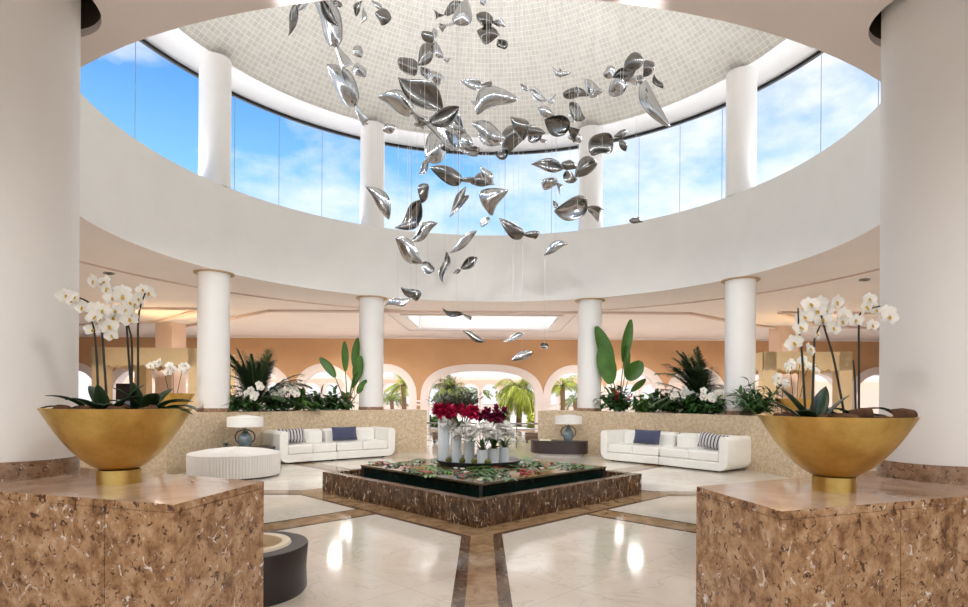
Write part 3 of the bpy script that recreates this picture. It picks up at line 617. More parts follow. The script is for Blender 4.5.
# strips along the ceiling's tray lines, their darker tone standing for a shadow gap
def step(pts, name, w=0.16, h=0.07):
    for i in range(len(pts) - 1):
        a, c = Vector((*pts[i], 0)), Vector((*pts[i + 1], 0)); d = (c - a).normalized(); n = Vector((-d.y, d.x, 0)) * w / 2
        b = MB(); b.prism([tuple((a - n)[:2]), tuple((c - n)[:2]), tuple((c + n)[:2]), tuple((a + n)[:2])], HC - h, HC + 0.001); struct(name % i, b, M['ceil_band'], smooth=False)
step([(-16.0, 22.4), (-12.2, 21.2), (-9.1, 18.1), (-20, 18.1)], 'trim_7%d')
step([(-12.0, 22.6), (-9.3, 20.4), (-7.1, 18.4), (6.2, 18.4), (8.6, 20.6), (11.6, 22.6)], 'trim_8%d')
step([(20, 18.1), (8.9, 18.1), (11.8, 21.2), (15.5, 22.4)], 'trim_9%d')
b = MB(); b.lathe(ring_profile(8.4, 8.46, HC - 0.03, HC + 0.001), 96, O); struct('trim_69', b, M['ceil_band'])

# floor inlay: square border round the pool and eight radiating bands
PX, PY = -0.17, 9.13; HDG = 2.50
def quad(pts, name, m, z=0.005): b = MB(); b.prism(pts, -0.01, z); struct(name, b, m, smooth=False)
def ringq(h0, h1, m, tagn):
    c = [(0, -1), (1, 0), (0, 1), (-1, 0)]
    for i in range(4):
        a, d = c[i], c[(i + 1) % 4]
        quad([(PX + a[0] * h0, PY + a[1] * h0), (PX + a[0] * h1, PY + a[1] * h1), (PX + d[0] * h1, PY + d[1] * h1), (PX + d[0] * h0, PY + d[1] * h0)], tagn % i, m)
ringq(HDG - 0.02, HDG + 0.44, M['band_tan'], 'trim_10%d'); ringq(HDG + 0.44, HDG + 0.52, M['band_dark'], 'trim_11%d')
nb = 120
for k in range(8):
    a = R(178.9 + 45 * k); d = Vector((math.sin(a), math.cos(a))); n = Vector((d.y, -d.x)); diag = k % 2 == 1
    s0 = (HDG + 0.52) / math.sqrt(2) if diag else HDG + 0.20; s1 = s0 + (3.9 if diag else 4.6); P0 = Vector((PX, PY))
    W, wd = (0.46, 0.05) if diag else (0.44, 0.10)
    if not diag: s0 = HDG + 0.22
    for w0, w1, m in ((-W / 2, -W / 2 + wd, 'band_dark'), (-W / 2 + wd, W / 2 - wd, 'band_tan'), (W / 2 - wd, W / 2, 'band_dark')):
        t0 = s0 if diag else s0 - 0.5 * 0
        quad([tuple(P0 + d * t0 + n * w0), tuple(P0 + d * s1 + n * w0), tuple(P0 + d * s1 + n * w1), tuple(P0 + d * t0 + n * w1)], 'trim_%d' % nb, M[m], 0.0065 if m == 'band_tan' and not diag else 0.004); nb += 1
b = MB(); b.lathe([(7.30, 0.0035), (6.85, 0.0035)], 96, O); 

# planter walls: two curved beds either side of the way out
def arc_wall(a0, a1, name):
    g = MB(); g.lathe(ring_profile(5.95, 7.25, -0.02, 1.15), 48, O, R(a0), R(a1))
    k = 5
    g.f.append(tuple(range(k - 1))); g.mi.append(0); e_ = len(g.v) - k; g.f.append(tuple(range(e_, e_ + k - 1))); g.mi.append(0)
    w = struct(name, g, M['travertine']); return w
arc_wall(-84, -16.0, 'wall_planter_left'); arc_wall(13.8, 82, 'wall_planter_right')
for s_, nm in ((-1, 'wall_lobby_left'), (1, 'wall_lobby_right')):
    b = MB(); b.box(min(s_ * 7.1, s_ * 13), max(s_ * 7.1, s_ * 13), 11.2, 11.6, 0, 1.15); struct(nm, b, M['travertine'], smooth=False)
# socket on the left planter wall
x, y = polar(5.945, -68.5); b = MB(); b.box(-0.06, 0.06, -0.012, 0, 0, 0.09); b.box(-0.02, 0.02, -0.02, -0.01, 0.03, 0.06, 1)
tag(obj('wall_socket', b, [M['steel'], M['black']], None, (x, y, 0.42), (0, 0, R(68.5))), 'small metal power socket low on the beige planter wall', 'socket')

# columns
def column(name, label, c, r, z0, z1, band=None, collar=True):
    t = thing(name, label, 'column', (c[0], c[1], z0), 0, 'white round columns')
    b = MB(); zb = 0.0
    if band: q = MB(); q.lathe([(0.0, 0), (r + 0.012, 0), (r + 0.012, band), (r, band)], 64); obj('base_band', q, M['baseband'], t); zb = band
    b.lathe([(r, zb), (r, z1 - z0)], 64); obj('shaft', b, M['column'], t)
    if collar: q = MB(); q.lathe([(r, z1 - z0 - 0.025), (r + 0.09, z1 - z0 - 0.025), (r + 0.09, z1 - z0)], 64); obj('collar', q, M['collar'], t)
    return t
CR = 6.62; RC = 0.33
names = {-66: 'behind the white lamp and striped pouf end of the sofa', -28.8: 'on the planter wall beside the tall paddle plant and navy cushion', 25.6: 'on the planter wall above the dark console', 62: 'on the planter wall behind the striped cushion'}
for a in COLA:
    c = polar(CR, a)
    near = a in (154.0, 206.0)
    if near: c = NEARCOL[0] if a == 206.0 else NEARCOL[1]
    side = 'left' if ((a + 180) % 360 - 180) < 0 else 'right'
    if near: column('column', 'huge white round column close by on the %s, standing on the marble plinth' % side, c, 0.36, 0.95, HC + 0.34, 0.115, False)
    elif a in (118.0, 242.0): pass
    else: column('column', 'white lower column on the %s planter wall, %s' % (side, 'second from the central opening' if abs(a) > 50 else 'next to the central opening'), c, RC, 1.15, HC, 0.085)
for a in COLA:
    if a in (118.0, 242.0, 154.0, 206.0): 
        column('column', 'white upper column on the %s near side of the window ring' % ('left' if a > 180 else 'right'), polar(CR, a), RC, HD, HS, None, False); continue
    side = 'left' if a < 0 else 'right'
    column('column', 'white upper column between windows, %s' % ({-66: 'the far left one', -28.8: 'left of the view centre', 25.6: 'right of the view centre', 62: 'the far right one'}[a if a in (-28.8, 25.6) else int(a)]), polar(CR, a), RC, HD, HS, None, False)

# square pillars of the hall
for x, y, lb in ((-12.2, 22.0, 'square pale pillar rising behind the left cream pavilion'), (10.95, 22.0, 'square pale pillar rising behind the right cream pavilion')):
    b = MB(); b.box(-0.36, 0.36, -0.36, 0.36, 0, HC); tag(obj('pillar', b, M['peach'], None, (x, y, 0), (0, 0, R(-12 if x < 0 else 12)), smooth=False), lb, 'pillar')

# ------------------------------------------------------------------ plinths
ZP = 0.95
def offs(poly, d):
    n = len(poly); c = Vector((sum(p[0] for p in poly) / n, sum(p[1] for p in poly) / n)); return [tuple(Vector(p) + (c - Vector(p)).normalized() * d) for p in poly]
def plinth(label, poly, face, splits):
    t = thing('plinth', label, 'plinth', (0, 0, 0), 0, 'marble plinths')
    b = MB(); b.prism(offs(poly, 0.02), 0, ZP - 0.04); obj('core', b, M['plinth'], t, smooth=False)
    b = MB(); b.prism(poly, ZP - 0.04, ZP); ts = obj('top_slab', b, [M['plinth_top'], M['plinth']], t, smooth=False)
    for pg in ts.data.polygons: pg.material_index = 0 if pg.normal.z > 0.5 else 1
    for (i, j), sp in zip(face, splits):
        a, c = Vector(poly[i]), Vector(poly[j]); d = c - a; n = Vector((d.y, -d.x)).normalized()
        ctr = Vector((sum(p[0] for p in poly), sum(p[1] for p in poly))) / len(poly)
        if (ctr - a).dot(n) > 0: n = -n
        ks = [0] + sp + [1]
        for k in range(len(ks) - 1):
            g0 = 0.003 / d.length; p0 = a + d * (ks[k] + (g0 if k else 0)); p1 = a + d * (ks[k + 1] - (g0 if k < len(ks) - 2 else 0))
            q = MB(); q.prism([tuple(p0), tuple(p1), tuple(p1 - n * 0.016), tuple(p0 - n * 0.016)], 0.0, ZP - 0.043); obj('panel', q, M['plinth'], t, smooth=False)
    return t
plinth('large marble plinth on the left carrying a gold bowl and a column', [(-1.588, 2.90), (-1.463, 3.72), (-3.9, 4.72), (-4.9, 4.3), (-4.4, 3.79)], [(0, 1), (4, 0)], [[], [0.55, 0.845]])
plinth('large marble plinth on the right carrying a gold bowl and a column', [(1.402, 2.82), (1.263, 3.61), (3.7, 4.86), (4.7, 4.3), (4.2, 3.88)], [(0, 1), (0, 4)], [[], [0.28, 0.60]])

# ------------------------------------------------------------------ gold bowls
def bowl(label, loc, dia, hgt, foot_r, foot_h, rz=0.0):
    t = thing('gold_bowl', label, 'bowl', loc, rz, 'gold bowls of orchids'); Rr = dia / 2
    H = hgt - foot_h; prof = []
    for i in range(17):
        u = i / 16; r0 = Rr * 0.04; r = r0 + (Rr - r0) * u; q = (r * r - r0 * r0) / (Rr * Rr - r0 * r0); prof.append((r, foot_h - 0.022 + (H + 0.022) * q ** 1.02))
    inner = [(max(0.02, r - 0.016), z + 0.012 if i < 16 else z) for i, (r, z) in enumerate(prof)]
    b = MB(); b.lathe([(0.0, prof[0][1])] + prof + list(reversed(inner)) + [(0.0, inner[0][1])], 80); obj('bowl_body', b, M['gold'], t)
    b = MB(); b.lathe([(0, 0), (foot_r, 0), (foot_r, foot_h), (foot_r * 0.9, foot_h)], 56); obj('foot', b, M['gold'], t)
    b = MB(); rr = 10
    zs = hgt - 0.035; vs = [(0, 0, zs + 0.02)]; fs = []
    for j in range(1, 9):
        for i in range(40):
            a = 2 * PI * i / 40; r = (Rr - 0.045) * j / 8; vs.append((r * math.sin(a), r * math.cos(a), zs + (0.02 * (1 - j / 8)) + random.uniform(-.006, .012)))
    for i in range(40): fs.append((0, 1 + i, 1 + (i + 1) % 40))
    for j in range(7):
        for i in range(40): fs.append((1 + j * 40 + i, 1 + (j + 1) * 40 + i, 1 + (j + 1) * 40 + (i + 1) % 40, 1 + j * 40 + (i + 1) % 40))
    b.add(vs, fs); obj('soil', b, M['soil'], t)
    return t
BL = (-2.33, 3.63); BR = (2.048, 3.50)
bowl('big gold bowl of white orchids on the left plinth', (BL[0], BL[1], ZP), 0.812, 0.465, 0.120, 0.085)
bowl('big gold bowl of white orchids on the right plinth', (BR[0], BR[1], ZP), 0.843, 0.447, 0.117, 0.085, 0.5)

# ------------------------------------------------------------------ orchids
def flower_mesh(sz=1.0):
    b = MB()
    def petal(ang, ln, wd, cup, mi=0, back=0.0):
        n = 5; ca, sa = math.cos(ang), math.sin(ang); vs = []; fs = []
        for i in range(n + 1):
            t = i / n; w = wd * math.sin(PI * (0.10 + 0.86 * t)) ** 0.75 / 2
            for k, q in enumerate((-1, -0.5, 0, 0.5, 1)):
                u = t * ln; v = w * q; x = u * ca - v * sa; z = u * sa + v * ca; vs.append((x * sz, (-cup * (q * q) * 0.35 - cup * t * t * 0.5 + back + 0.1 * cup * t) * sz, z * sz))
        for i in range(n):
            for k in range(4): a = i * 5 + k; fs.append((a, a + 1, a + 6, a + 5))
        b.add(vs, fs, mi)
    for a in (90, 218, 322): petal(R(a), 0.050, 0.036, 0.012, 0, 0.006)
    for a in (12, 168): petal(R(a), 0.054, 0.060, 0.016, 0, 0.0)
    petal(R(270), 0.020, 0.018, 0.02, 1, -0.006); b.ball((0, -0.008 * sz, 0), 0.007 * sz, 6, 4, 1); petal(R(235), 0.016, 0.012, -0.03, 0, -0.008); petal(R(305), 0.016, 0.012, -0.03, 0, -0.008)
    return b.mesh('flower', [M['petal'], M['lip']], True, False)
FLOWER = flower_mesh(1.0); FLOWER_S = flower_mesh(0.85)
def orchid(label, base, stems, flowers, leaves, scale=1.0, grp='white orchids in the big gold bowls'):
    t = thing('orchid', label, 'orchid', base, 0, grp); B = Vector(base); so = []
    for st in stems:
        pts = [Vector(p) - B for p in st]; pts[0].z = -0.02
        q = []                                                     # smooth the stem
        for i in range(len(pts) - 1):
            p0 = pts[max(0, i - 1)]; p1 = pts[i]; p2 = pts[i + 1]; p3 = pts[min(len(pts) - 1, i + 2)]
            for k in range(5):
                u = k / 5; q.append(0.5 * ((2 * p1) + (p2 - p0) * u + (2 * p0 - 5 * p1 + 4 * p2 - p3) * u * u + (3 * p1 - p0 - 3 * p2 + p3) * u ** 3))
        q.append(pts[-1]); b = MB(); b.tube(q, [0.0075 - 0.0035 * i / len(q) for i in range(len(q))], 7); o = obj('stem', b, M['ostem'], t); so.append((o, q))
    for f in flowers:
        p = Vector(f) - B; o, q = min(so, key=lambda s: min((p - w).length for w in s[1])); j = random.uniform(-0.03, 0.03)
        fo = link('flower', random.choice((FLOWER, FLOWER, FLOWER_S)), o, p + Vector((0, j - 0.02, 0)), (random.uniform(-0.35, 0.35), random.uniform(-0.4, 0.4), random.uniform(-0.8, 0.8))); fo.scale = (scale * random.uniform(0.92, 1.1),) * 3
    for (x, y, az, el, ln, wd, dr) in leaves:
        b = MB(); b.blade((x, y, -0.01), (math.sin(az) * math.cos(el), math.cos(az) * math.cos(el), math.sin(el)), ln, wd, dr, 8, 0.18, 1.0, twist=0.0); obj('leaf', b, M['oleaf'], t, solid=0.004)
    return t
zl = ZP + 0.44; zr = ZP + 0.425
LFV = lambda rows: [(x, y, R(az), R(el), ln, wd, dr) for x, y, az, el, ln, wd, dr in rows]
orchid('white orchid with arching spray reaching left, on the left gold bowl', (-2.37, 3.55, zl), *ORCHIDS_LEFT[0], leaves=LFV([(0, 0, -98, 28, .34, .085, 1.0), (0.02, 0, 80, 52, .24, .09, .9), (0, -.02, 205, 48, .22, .09, .8), (0, 0, -60, 58, .26, .09, .7), (0.01, 0, 150, 40, .24, .085, .9), (-.02, 0, -85, 45, .26, .09, .9), (-.12, .02, -95, 24, .26, .07, .8), (.0, .0, 175, 70, .20, .085, .3), (-.06, -.04, 215, 52, .26, .10, 1.0), (-.16, 0, 250, 40, .22, .085, 1.1), (.05, .03, 60, 65, .24, .09, .8)]))
orchid('tallest white orchid with upright stems, on the left gold bowl', (-2.19, 3.68, zl), *ORCHIDS_LEFT[1], leaves=LFV([(0, 0, 105, 28, .36, .075, .9), (-.01, 0, 235, 58, .24, .09, .7), (-.05, 0, 178, 74, .21, .085, .3), (0, 0, 60, 42, .28, .085, .9), (.04, 0, 92, 50, .26, .085, 1.1), (.02, -.02, 140, 55, .26, .095, 1.0), (-.04, 0, -90, 48, .26, .10, 1.1), (.08, .02, 100, 40, .28, .09, 1.2), (.0, .03, 20, 60, .24, .09, .8)]))
orchid('white orchid with broad upright leaves, on the right gold bowl', (1.86, 3.40, zr), *ORCHIDS_RIGHT[0], leaves=LFV([(-.02, 0, -80, 58, .25, .125, .35), (0.03, 0, 70, 74, .22, .12, .25), (0, 0, -130, 40, .22, .10, .8), (0.06, -.02, 110, 60, .20, .11, .5), (-.04, .02, -60, 48, .22, .11, .6)]))
orchid('white orchid on one leaning stem, middle of the right gold bowl', (2.10, 3.50, zr), *ORCHIDS_RIGHT[1], leaves=LFV([(0, 0, -95, 26, .36, .075, .8), (0, 0, -120, 30, .26, .07, .9), (0, 0, 160, 40, .22, .085, 1.1), (0, 0, -88, 48, .32, .085, 1.5), (.03, 0, 95, 40, .28, .08, 1.4)]))
orchid('white orchid with spray reaching right over the column, on the right gold bowl', (2.22, 3.58, zr), *ORCHIDS_RIGHT[2], leaves=LFV([(0, 0, 95, 62, .34, .075, 2.4), (0, 0, -85, 62, .32, .075, 2.4), (0, 0, 150, 26, .22, .08, .9), (.02, 0, 80, 35, .26, .08, 1.2)]))
def bark(n, c, z, r, grp, where):
    for i in range(n):
        a = random.uniform(0, 2 * PI); d = r * math.sqrt(random.random()); b = MB(); s = random.uniform(.024, .046)
        b.ball((0, 0, 0), s, 8, 6, 0, (1.4, .8, .6), .25)
        o = obj('bark_chip', b, M['bark'], None, (c[0] + d * math.sin(a), c[1] + d * math.cos(a), z + s * .45), (0, random.uniform(-.2, .2), random.uniform(0, 6))); tag(o, 'brown bark chip lying on the soil of the %s gold bowl' % where, 'bark chip', grp)
bark(26, BL, ZP + .44, .32, 'bark chips in the left gold bowl', 'left'); bark(26, BR, ZP + .422, .32, 'bark chips in the right gold bowl', 'right')
# curled dry sheath on the right bowl
b = MB(); b.lathe([(0.036, 0), (0.042, .09), (0.030, .16)], 20, (0, 0), 0.3, 5.2); tag(obj('dry_sheath', b, M['bark'], None, (2.28, 3.36, ZP + .45), (0, R(88), R(8)), solid=.005), 'curled brown dry bark sheath on the soil of the right gold bowl', 'dry sheath')
b = MB(); b.lathe([(0.030, 0), (0.034, .07), (0.026, .12)], 20, (0, 0), 0.3, 5.2); tag(obj('dry_sheath', b, M['bark'], None, (2.05, 3.36, ZP + .45), (0, R(80), R(-14)), solid=.005), 'small curled bark piece beside the leaning orchid stem', 'dry sheath')
# ------------------------------------------------------------------ the pool
def dia(h, cx=PX, cy=PY): return [(cx, cy - h), (cx + h, cy), (cx, cy + h), (cx - h, cy)]
pool = thing('pool_basin', 'square brown marble pool basin standing cornerwise on the floor', 'pool', (PX, PY, 0))
HI = HDG - 0.20
b = MB()
for i in range(4):
    o_, n_ = dia(HDG, 0, 0), dia(HI, 0, 0); j = (i + 1) % 4; b.prism([o_[i], o_[j], n_[j], n_[i]], 0.0, 0.32)
obj('rim', b, M['emperador'], pool, smooth=False)
b = MB(); b.prism(dia(HI, 0, 0), 0.0, 0.10); obj('bed', b, M['emperador'], pool, smooth=False)
b = MB(); b.prism(dia(HI - 0.002, 0, 0), 0.10, 0.235); obj('water', b, M['water'], pool, smooth=False)
HT = 1.94; TX, TY = PX + 0.02, PY + 0.06
tank = thing('water_table', 'raised dark green glass water table standing inside the pool', 'water table', (TX, TY, 0.235))
b = MB(); b.prism(dia(HT - 0.06, 0, 0), 0.0, 0.165); obj('tank_side', b, M['tank'], tank, smooth=False)
b = MB(); b.prism(dia(HT, 0, 0), 0.165, 0.19); obj('top', b, M['tank_top'], tank, smooth=False)
for dx, dy in ((0, -1), (1, 0), (0, 1), (-1, 0)):
    b = MB(); h = HT - 0.035; b.box(dx * h - .02, dx * h + .02, dy * h - .02, dy * h + .02, 0, 0.165); obj('post', b, M['darkwood'], tank, smooth=False)
ZT = 0.425
TR = (-0.24, 9.55)
tray = thing('display_tray', 'black round tray under the white vases in the pool', 'tray', (TR[0], TR[1], ZT))
b = MB(); b.lathe([(0, 0), (0.66, 0), (0.70, 0.07), (0.68, 0.072), (0.60, 0.035), (0, 0.035)], 64); obj('tray_plate', b, M['tray'], tray)
ZV = ZT + 0.035
def vase(px_, X, Y, r, hgt, label):
    t = tag(bpy.data.objects.new('vase', None), label, 'vase', 'white vases on the black tray'); C.objects.link(t); t.location = (X, Y, ZV); t.empty_display_size = .1
    b = MB(); b.lathe([(0, 0), (r * .98, 0), (r, .02), (r * 1.1, hgt), (r * 1.1 - .008, hgt), (r * .95, .03), (0, .03)], 32); obj('vase_body', b, M['vase'], t)
    b = MB(); b.lathe([(0, hgt - .03), (r - .012, hgt - .03)], 24); obj('soil', b, M['soil'], t)
    return (X, Y, ZV + hgt)
V1 = vase(0, -0.80, 9.40, .088, .70, 'tallest white vase holding red flowers')
V2 = vase(0, -0.585, 9.30, .074, .50, 'second tallest white vase, between the tallest one and the lily vase')
V3 = vase(0, -0.375, 9.22, .078, .35, 'mid height white vase with white lilies')
V4 = vase(0, -0.165, 9.02, .082, .235, 'short white vase at the front corner of the tray')
V5 = vase(0, 0.01, 9.12, .082, .245, 'short white vase between the two other short ones')
V6 = vase(0, 0.175, 9.28, .078, .25, 'short white vase nearest the dark console')
def amaryllis(b, c, d, sz, mi):
    d = Vector(d).normalized(); a = d.orthogonal().normalized(); e = d.cross(a)
    for k in range(6):
        t = 2 * PI * k / 6; v = (a * math.cos(t) + e * math.sin(t)); b.blade(c, d * .75 + v * .8, sz, sz * .55, .35, 4, .2, 1, mi)
def bouquet(name, label, c, heads, m, spread, stems_to, sz, foliage=None, fz=0):
    t = thing(name, label, 'flowers', c, 0, 'flowers in the white vases')
    for i in range(heads):
        a = random.uniform(0, 2 * PI); r = spread[0] * math.sqrt(random.random()); p = Vector((r * math.cos(a), r * .7 * math.sin(a), random.uniform(*spread[1:])))
        b = MB(); b.tube([(p.x * .12, p.y * .12, -0.05), (p.x * .5, p.y * .5, p.z * .5), tuple(p)], .005, 5); s = obj('stem', b, M['stem'], t)
        b = MB()
        for q in range(3):
            dd = Vector((p.x * 2.5 + random.uniform(-.5, .5), p.y * 2 + random.uniform(-.7, .2), random.uniform(0, .7) + .05)); amaryllis(b, tuple(p + dd.normalized() * .01), dd, sz, 0)
        obj('flower', b, m, s, fixn=False) if False else link('flower', b.mesh('flower', [m], True, False), s)
    if foliage:
        for i in range(foliage[0]):
            a = random.uniform(0, 2 * PI); b = MB(); el = random.uniform(.5, 1.3); b.blade((0, 0, fz), (math.cos(a) * math.cos(el), math.sin(a) * math.cos(el), math.sin(el)), foliage[1], foliage[2], .7, 6, .2); link('leaf', b.mesh('leaf', [foliage[3]], True, False), t)
    return t
bouquet('red_bouquet', 'burgundy red flowers massed over the tallest white vase', (V1[0] + .05, V1[1], V1[2]), 30, M['burgundy'], (.20, .03, .16), None, .11)
bouquet('red_bouquet', 'burgundy red flowers over the second tallest white vase', (V2[0] + .10, V2[1], V2[2]), 30, M['burgundy'], (.22, .22, .36), None, .11)
bouquet('red_bouquet', 'dark maroon flowers on long stems behind the white lilies', (V3[0] + .36, V3[1] + .12, V3[2]), 22, M['maroon'], (.20, .30, .50), None, .11)
for (X, Y, Z, lb) in ((V1[0] + .06, V1[1] + .12, V1[2] + .10, 'grey green foliage spray above the tallest white vase'), (V2[0] + .12, V2[1] + .15, V2[2] + .30, 'grey green foliage spray above the second tallest white vase')):
    t = thing('foliage_spray', lb, 'foliage', (X, Y, Z), 0, 'grey foliage in the vases')
    for i in range(34):
        a = random.uniform(0, 2 * PI); el = random.uniform(.5, 1.4); L_ = random.uniform(.28, .46); b = MB(); d = Vector((math.cos(a) * math.cos(el), math.sin(a) * math.cos(el), math.sin(el)))
        b.tube([(0, 0, -.1), tuple(d * L_ * .5), tuple(d * L_)], .003, 4)
        for k in range(9): b.blade(tuple(d * L_ * (.35 + .07 * k)), (random.uniform(-1, 1), random.uniform(-1, 1), random.uniform(-.2, .8)), .10, .036, .4, 3, .1)
        link('sprig', b.mesh('sprig', [M['greyleaf']], True, False), t)
for V, n, sp, lb, up in ((V2, 6, (.20, .02, .16), 'white lilies leaning between the second tallest vase and the lily vase', 0), (V3, 9, (.22, .05, .24), 'white lilies with green leaves in the mid height vase', 0), (V4, 6, (.20, .16, .34), 'white lilies over the short front corner vase', 0), (V5, 9, (.20, .14, .34), 'white lilies over the middle short vase', 0), (V6, 6, (.15, .16, .36), 'white lilies over the short vase nearest the console', 0)):
    bouquet('lily_bouquet', lb, V, n, M['petal'], sp, None, .125, (9, .2, .05, M['leaf']))
for V, lb in ((V4, 'pink green rosette plant in the short front corner vase'), (V5, 'pink green rosette plant in the middle short vase'), (V6, 'pink green rosette plant in the short vase nearest the console')):
    t = thing('rosette_plant', lb, 'plant', V, 0, 'rosettes in the short vases')
    for i in range(14):
        a = i * 2.4; b = MB(); b.blade((0, 0, -.02), (math.cos(a), math.sin(a), .9), .11, .045, .5, 4, .2); link('leaf', b.mesh('leaf', [M['pink'] if i % 3 == 0 else M['leaf2'] if i % 3 == 1 else M['maroon']], True, False), t)
for X, Y, lb in ((-.70, 9.18, 'green moss ball beside the tallest vase'), (-.48, 9.10, 'green moss ball in front of the second tallest vase'), (-.29, 9.02, 'green moss ball between the lily vase and the front vase'), (-.08, 8.95, 'green moss ball between the two front short vases')):
    b = MB(); b.ball((0, 0, .05), .05, 14, 9, 0, (1, 1, 1), .05); tag(obj('moss_ball', b, M['moss'], None, (X, Y, ZV)), lb, 'moss ball', 'moss balls on the tray')
# flowers and sprigs strewn on the water table
def rose(m, s):
    b = MB()
    for ring, n, r, el in ((0, 3, .010, 1.2), (1, 5, .018, .85), (2, 6, .028, .45)):
        for k in range(n): a = 2 * PI * k / n + ring; b.blade((r * .3 * math.cos(a), r * .3 * math.sin(a), .004), (math.cos(a) * math.cos(el), math.sin(a) * math.cos(el), math.sin(el)), s * (.6 + .25 * ring), s * .9, -.3, 3, .35)
    return b.mesh('rose', [m], True, False)
RO_ = {'red': rose(M['rose'], .055), 'pink': rose(M['pink'], .05), 'white': rose(M['petal'], .05)}
def sprig(m, n, ln):
    b = MB(); b.tube([(0, 0, .012), (ln * .5, .02, .03), (ln, 0, .02)], .004, 5, 1)
    for k in range(n):
        t = (k + 1) / n; s_ = 1 if k % 2 else -1; b.blade((ln * t, .02 * math.sin(PI * t), .02), (.8, s_ * .9, .35), .12, .05, .8, 4, .2, 1, 0)
    return b.mesh('leaf_sprig', [m, M['stem']], True, False)
SP_ = [sprig(M['leaf'], 7, .24), sprig(M['leaf2'], 6, .20), sprig(M['leaf'], 5, .16)]
random.seed(23)
def on_table(u, v):                                    # u, v run along the two front edges, 0..1
    return (TX + HT * (u - v) * .96, TY - HT * .96 + HT * .96 * (u + v))
def near_tray(x, y): return (x - TR[0]) ** 2 + (y - TR[1]) ** 2 < .80 ** 2
side_of = lambda u, v: 'on the left wing' if u < .33 and v > .45 else 'on the right wing' if v < .33 and u > .45 else 'by the front corner' if u + v < .8 else 'in the middle' if u + v < 1.15 else 'at the back'
tries = []
for i in range(1200):
    if len(tries) >= 92: break
    u, v = random.random(), random.random()
    if i % 3: 
        if random.random() < .5: u *= .45
        else: v *= .45
    x, y = on_table(u, v)
    if near_tray(x, y): continue
    k = len(tries) % 5; kind = ('red', 'sprig', 'white', 'sprig', 'pink')[k] if random.random() > .42 else 'sprig'
    if any((x - q[0]) ** 2 + (y - q[1]) ** 2 < (.10 if kind == 'sprig' else .085) ** 2 for q in tries): continue
    tries.append((x, y, kind, side_of(u, v)))
ORD = ['first', 'second', 'third', 'fourth', 'fifth', 'sixth', 'seventh', 'eighth', 'ninth', 'tenth', 'eleventh', 'twelfth', 'thirteenth', 'fourteenth', 'fifteenth', 'sixteenth', 'seventeenth', 'eighteenth', 'nineteenth', 'twentieth', 'twenty-first', 'twenty-second', 'twenty-third', 'twenty-fourth', 'twenty-fifth', 'twenty-sixth', 'twenty-seventh', 'twenty-eighth', 'twenty-ninth', 'thirtieth']
cnt = {}
for x, y, kind, sd in sorted(tries):
    k = cnt.get((kind, sd), 0); cnt[(kind, sd)] = k + 1
    me = random.choice(SP_) if kind == 'sprig' else RO_[kind]
    what = {'red': 'red flower head', 'pink': 'pink flower head', 'white': 'white flower head', 'sprig': 'green leaf sprig'}[kind]
    o = link('leaf_sprig' if kind == 'sprig' else 'flower_head', me, None, (x, y, ZT + .002), (0, 0, random.uniform(0, 2 * PI))); s_ = random.uniform(.85, 1.25) * (1 if kind == 'sprig' else .78); o.scale = (s_, s_, s_)
    tag(o, '%s lying on the water table, %s from the left %s' % (what, ORD[k], sd), 'leaf sprig' if kind == 'sprig' else 'flower', 'leaf sprigs on the water table' if kind == 'sprig' else 'flower heads on the water table')

# ------------------------------------------------------------------ sofas
def rounded(w, h, radii, n=6):
    """Outline of a rectangle 0..w x 0..h with a radius per corner (bl, br, tr, tl)."""
    pts = []
    for (cx_, cy_, a0), r in zip(((0, 0, 180), (w, 0, 270), (w, h, 0), (0, h, 90)), radii):
        sx = 1 if cx_ == 0 else -1; sy = 1 if cy_ == 0 else -1
        if r <= 0: pts.append((cx_, cy_)); continue
        for i in range(n + 1): a = R(a0 + 90 * i / n); pts.append((cx_ + sx * r + r * math.cos(a), cy_ + sy * r + r * math.sin(a)))
    return pts
def pillow_box(b, x0, x1, y0, y1, z0, z1, puff=0.02, mi=0):
    nx, ny = 8, 6
    for top in (1, 0):
        vs = []; fs = []
        for j in range(ny + 1):
            for i in range(nx + 1):
                u, v = i / nx, j / ny; e = (1 - abs(2 * u - 1) ** 4) * (1 - abs(2 * v - 1) ** 4)
                vs.append((x0 + (x1 - x0) * u, y0 + (y1 - y0) * v, (z1 + puff * e) if top else z0))
        for j in range(ny):
            for i in range(nx): a = j * (nx + 1) + i; fs.append((a, a + 1, a + nx + 2, a + nx + 1))
        b.add(vs, fs, mi)
    b.add([(x0, y0, z0), (x1, y0, z0), (x1, y1, z0), (x0, y1, z0), (x0, y0, z1), (x1, y0, z1), (x1, y1, z1), (x0, y1, z1)], [(0, 1, 5, 4), (1, 2, 6, 5), (2, 3, 7, 6), (3, 0, 4, 7)], mi)
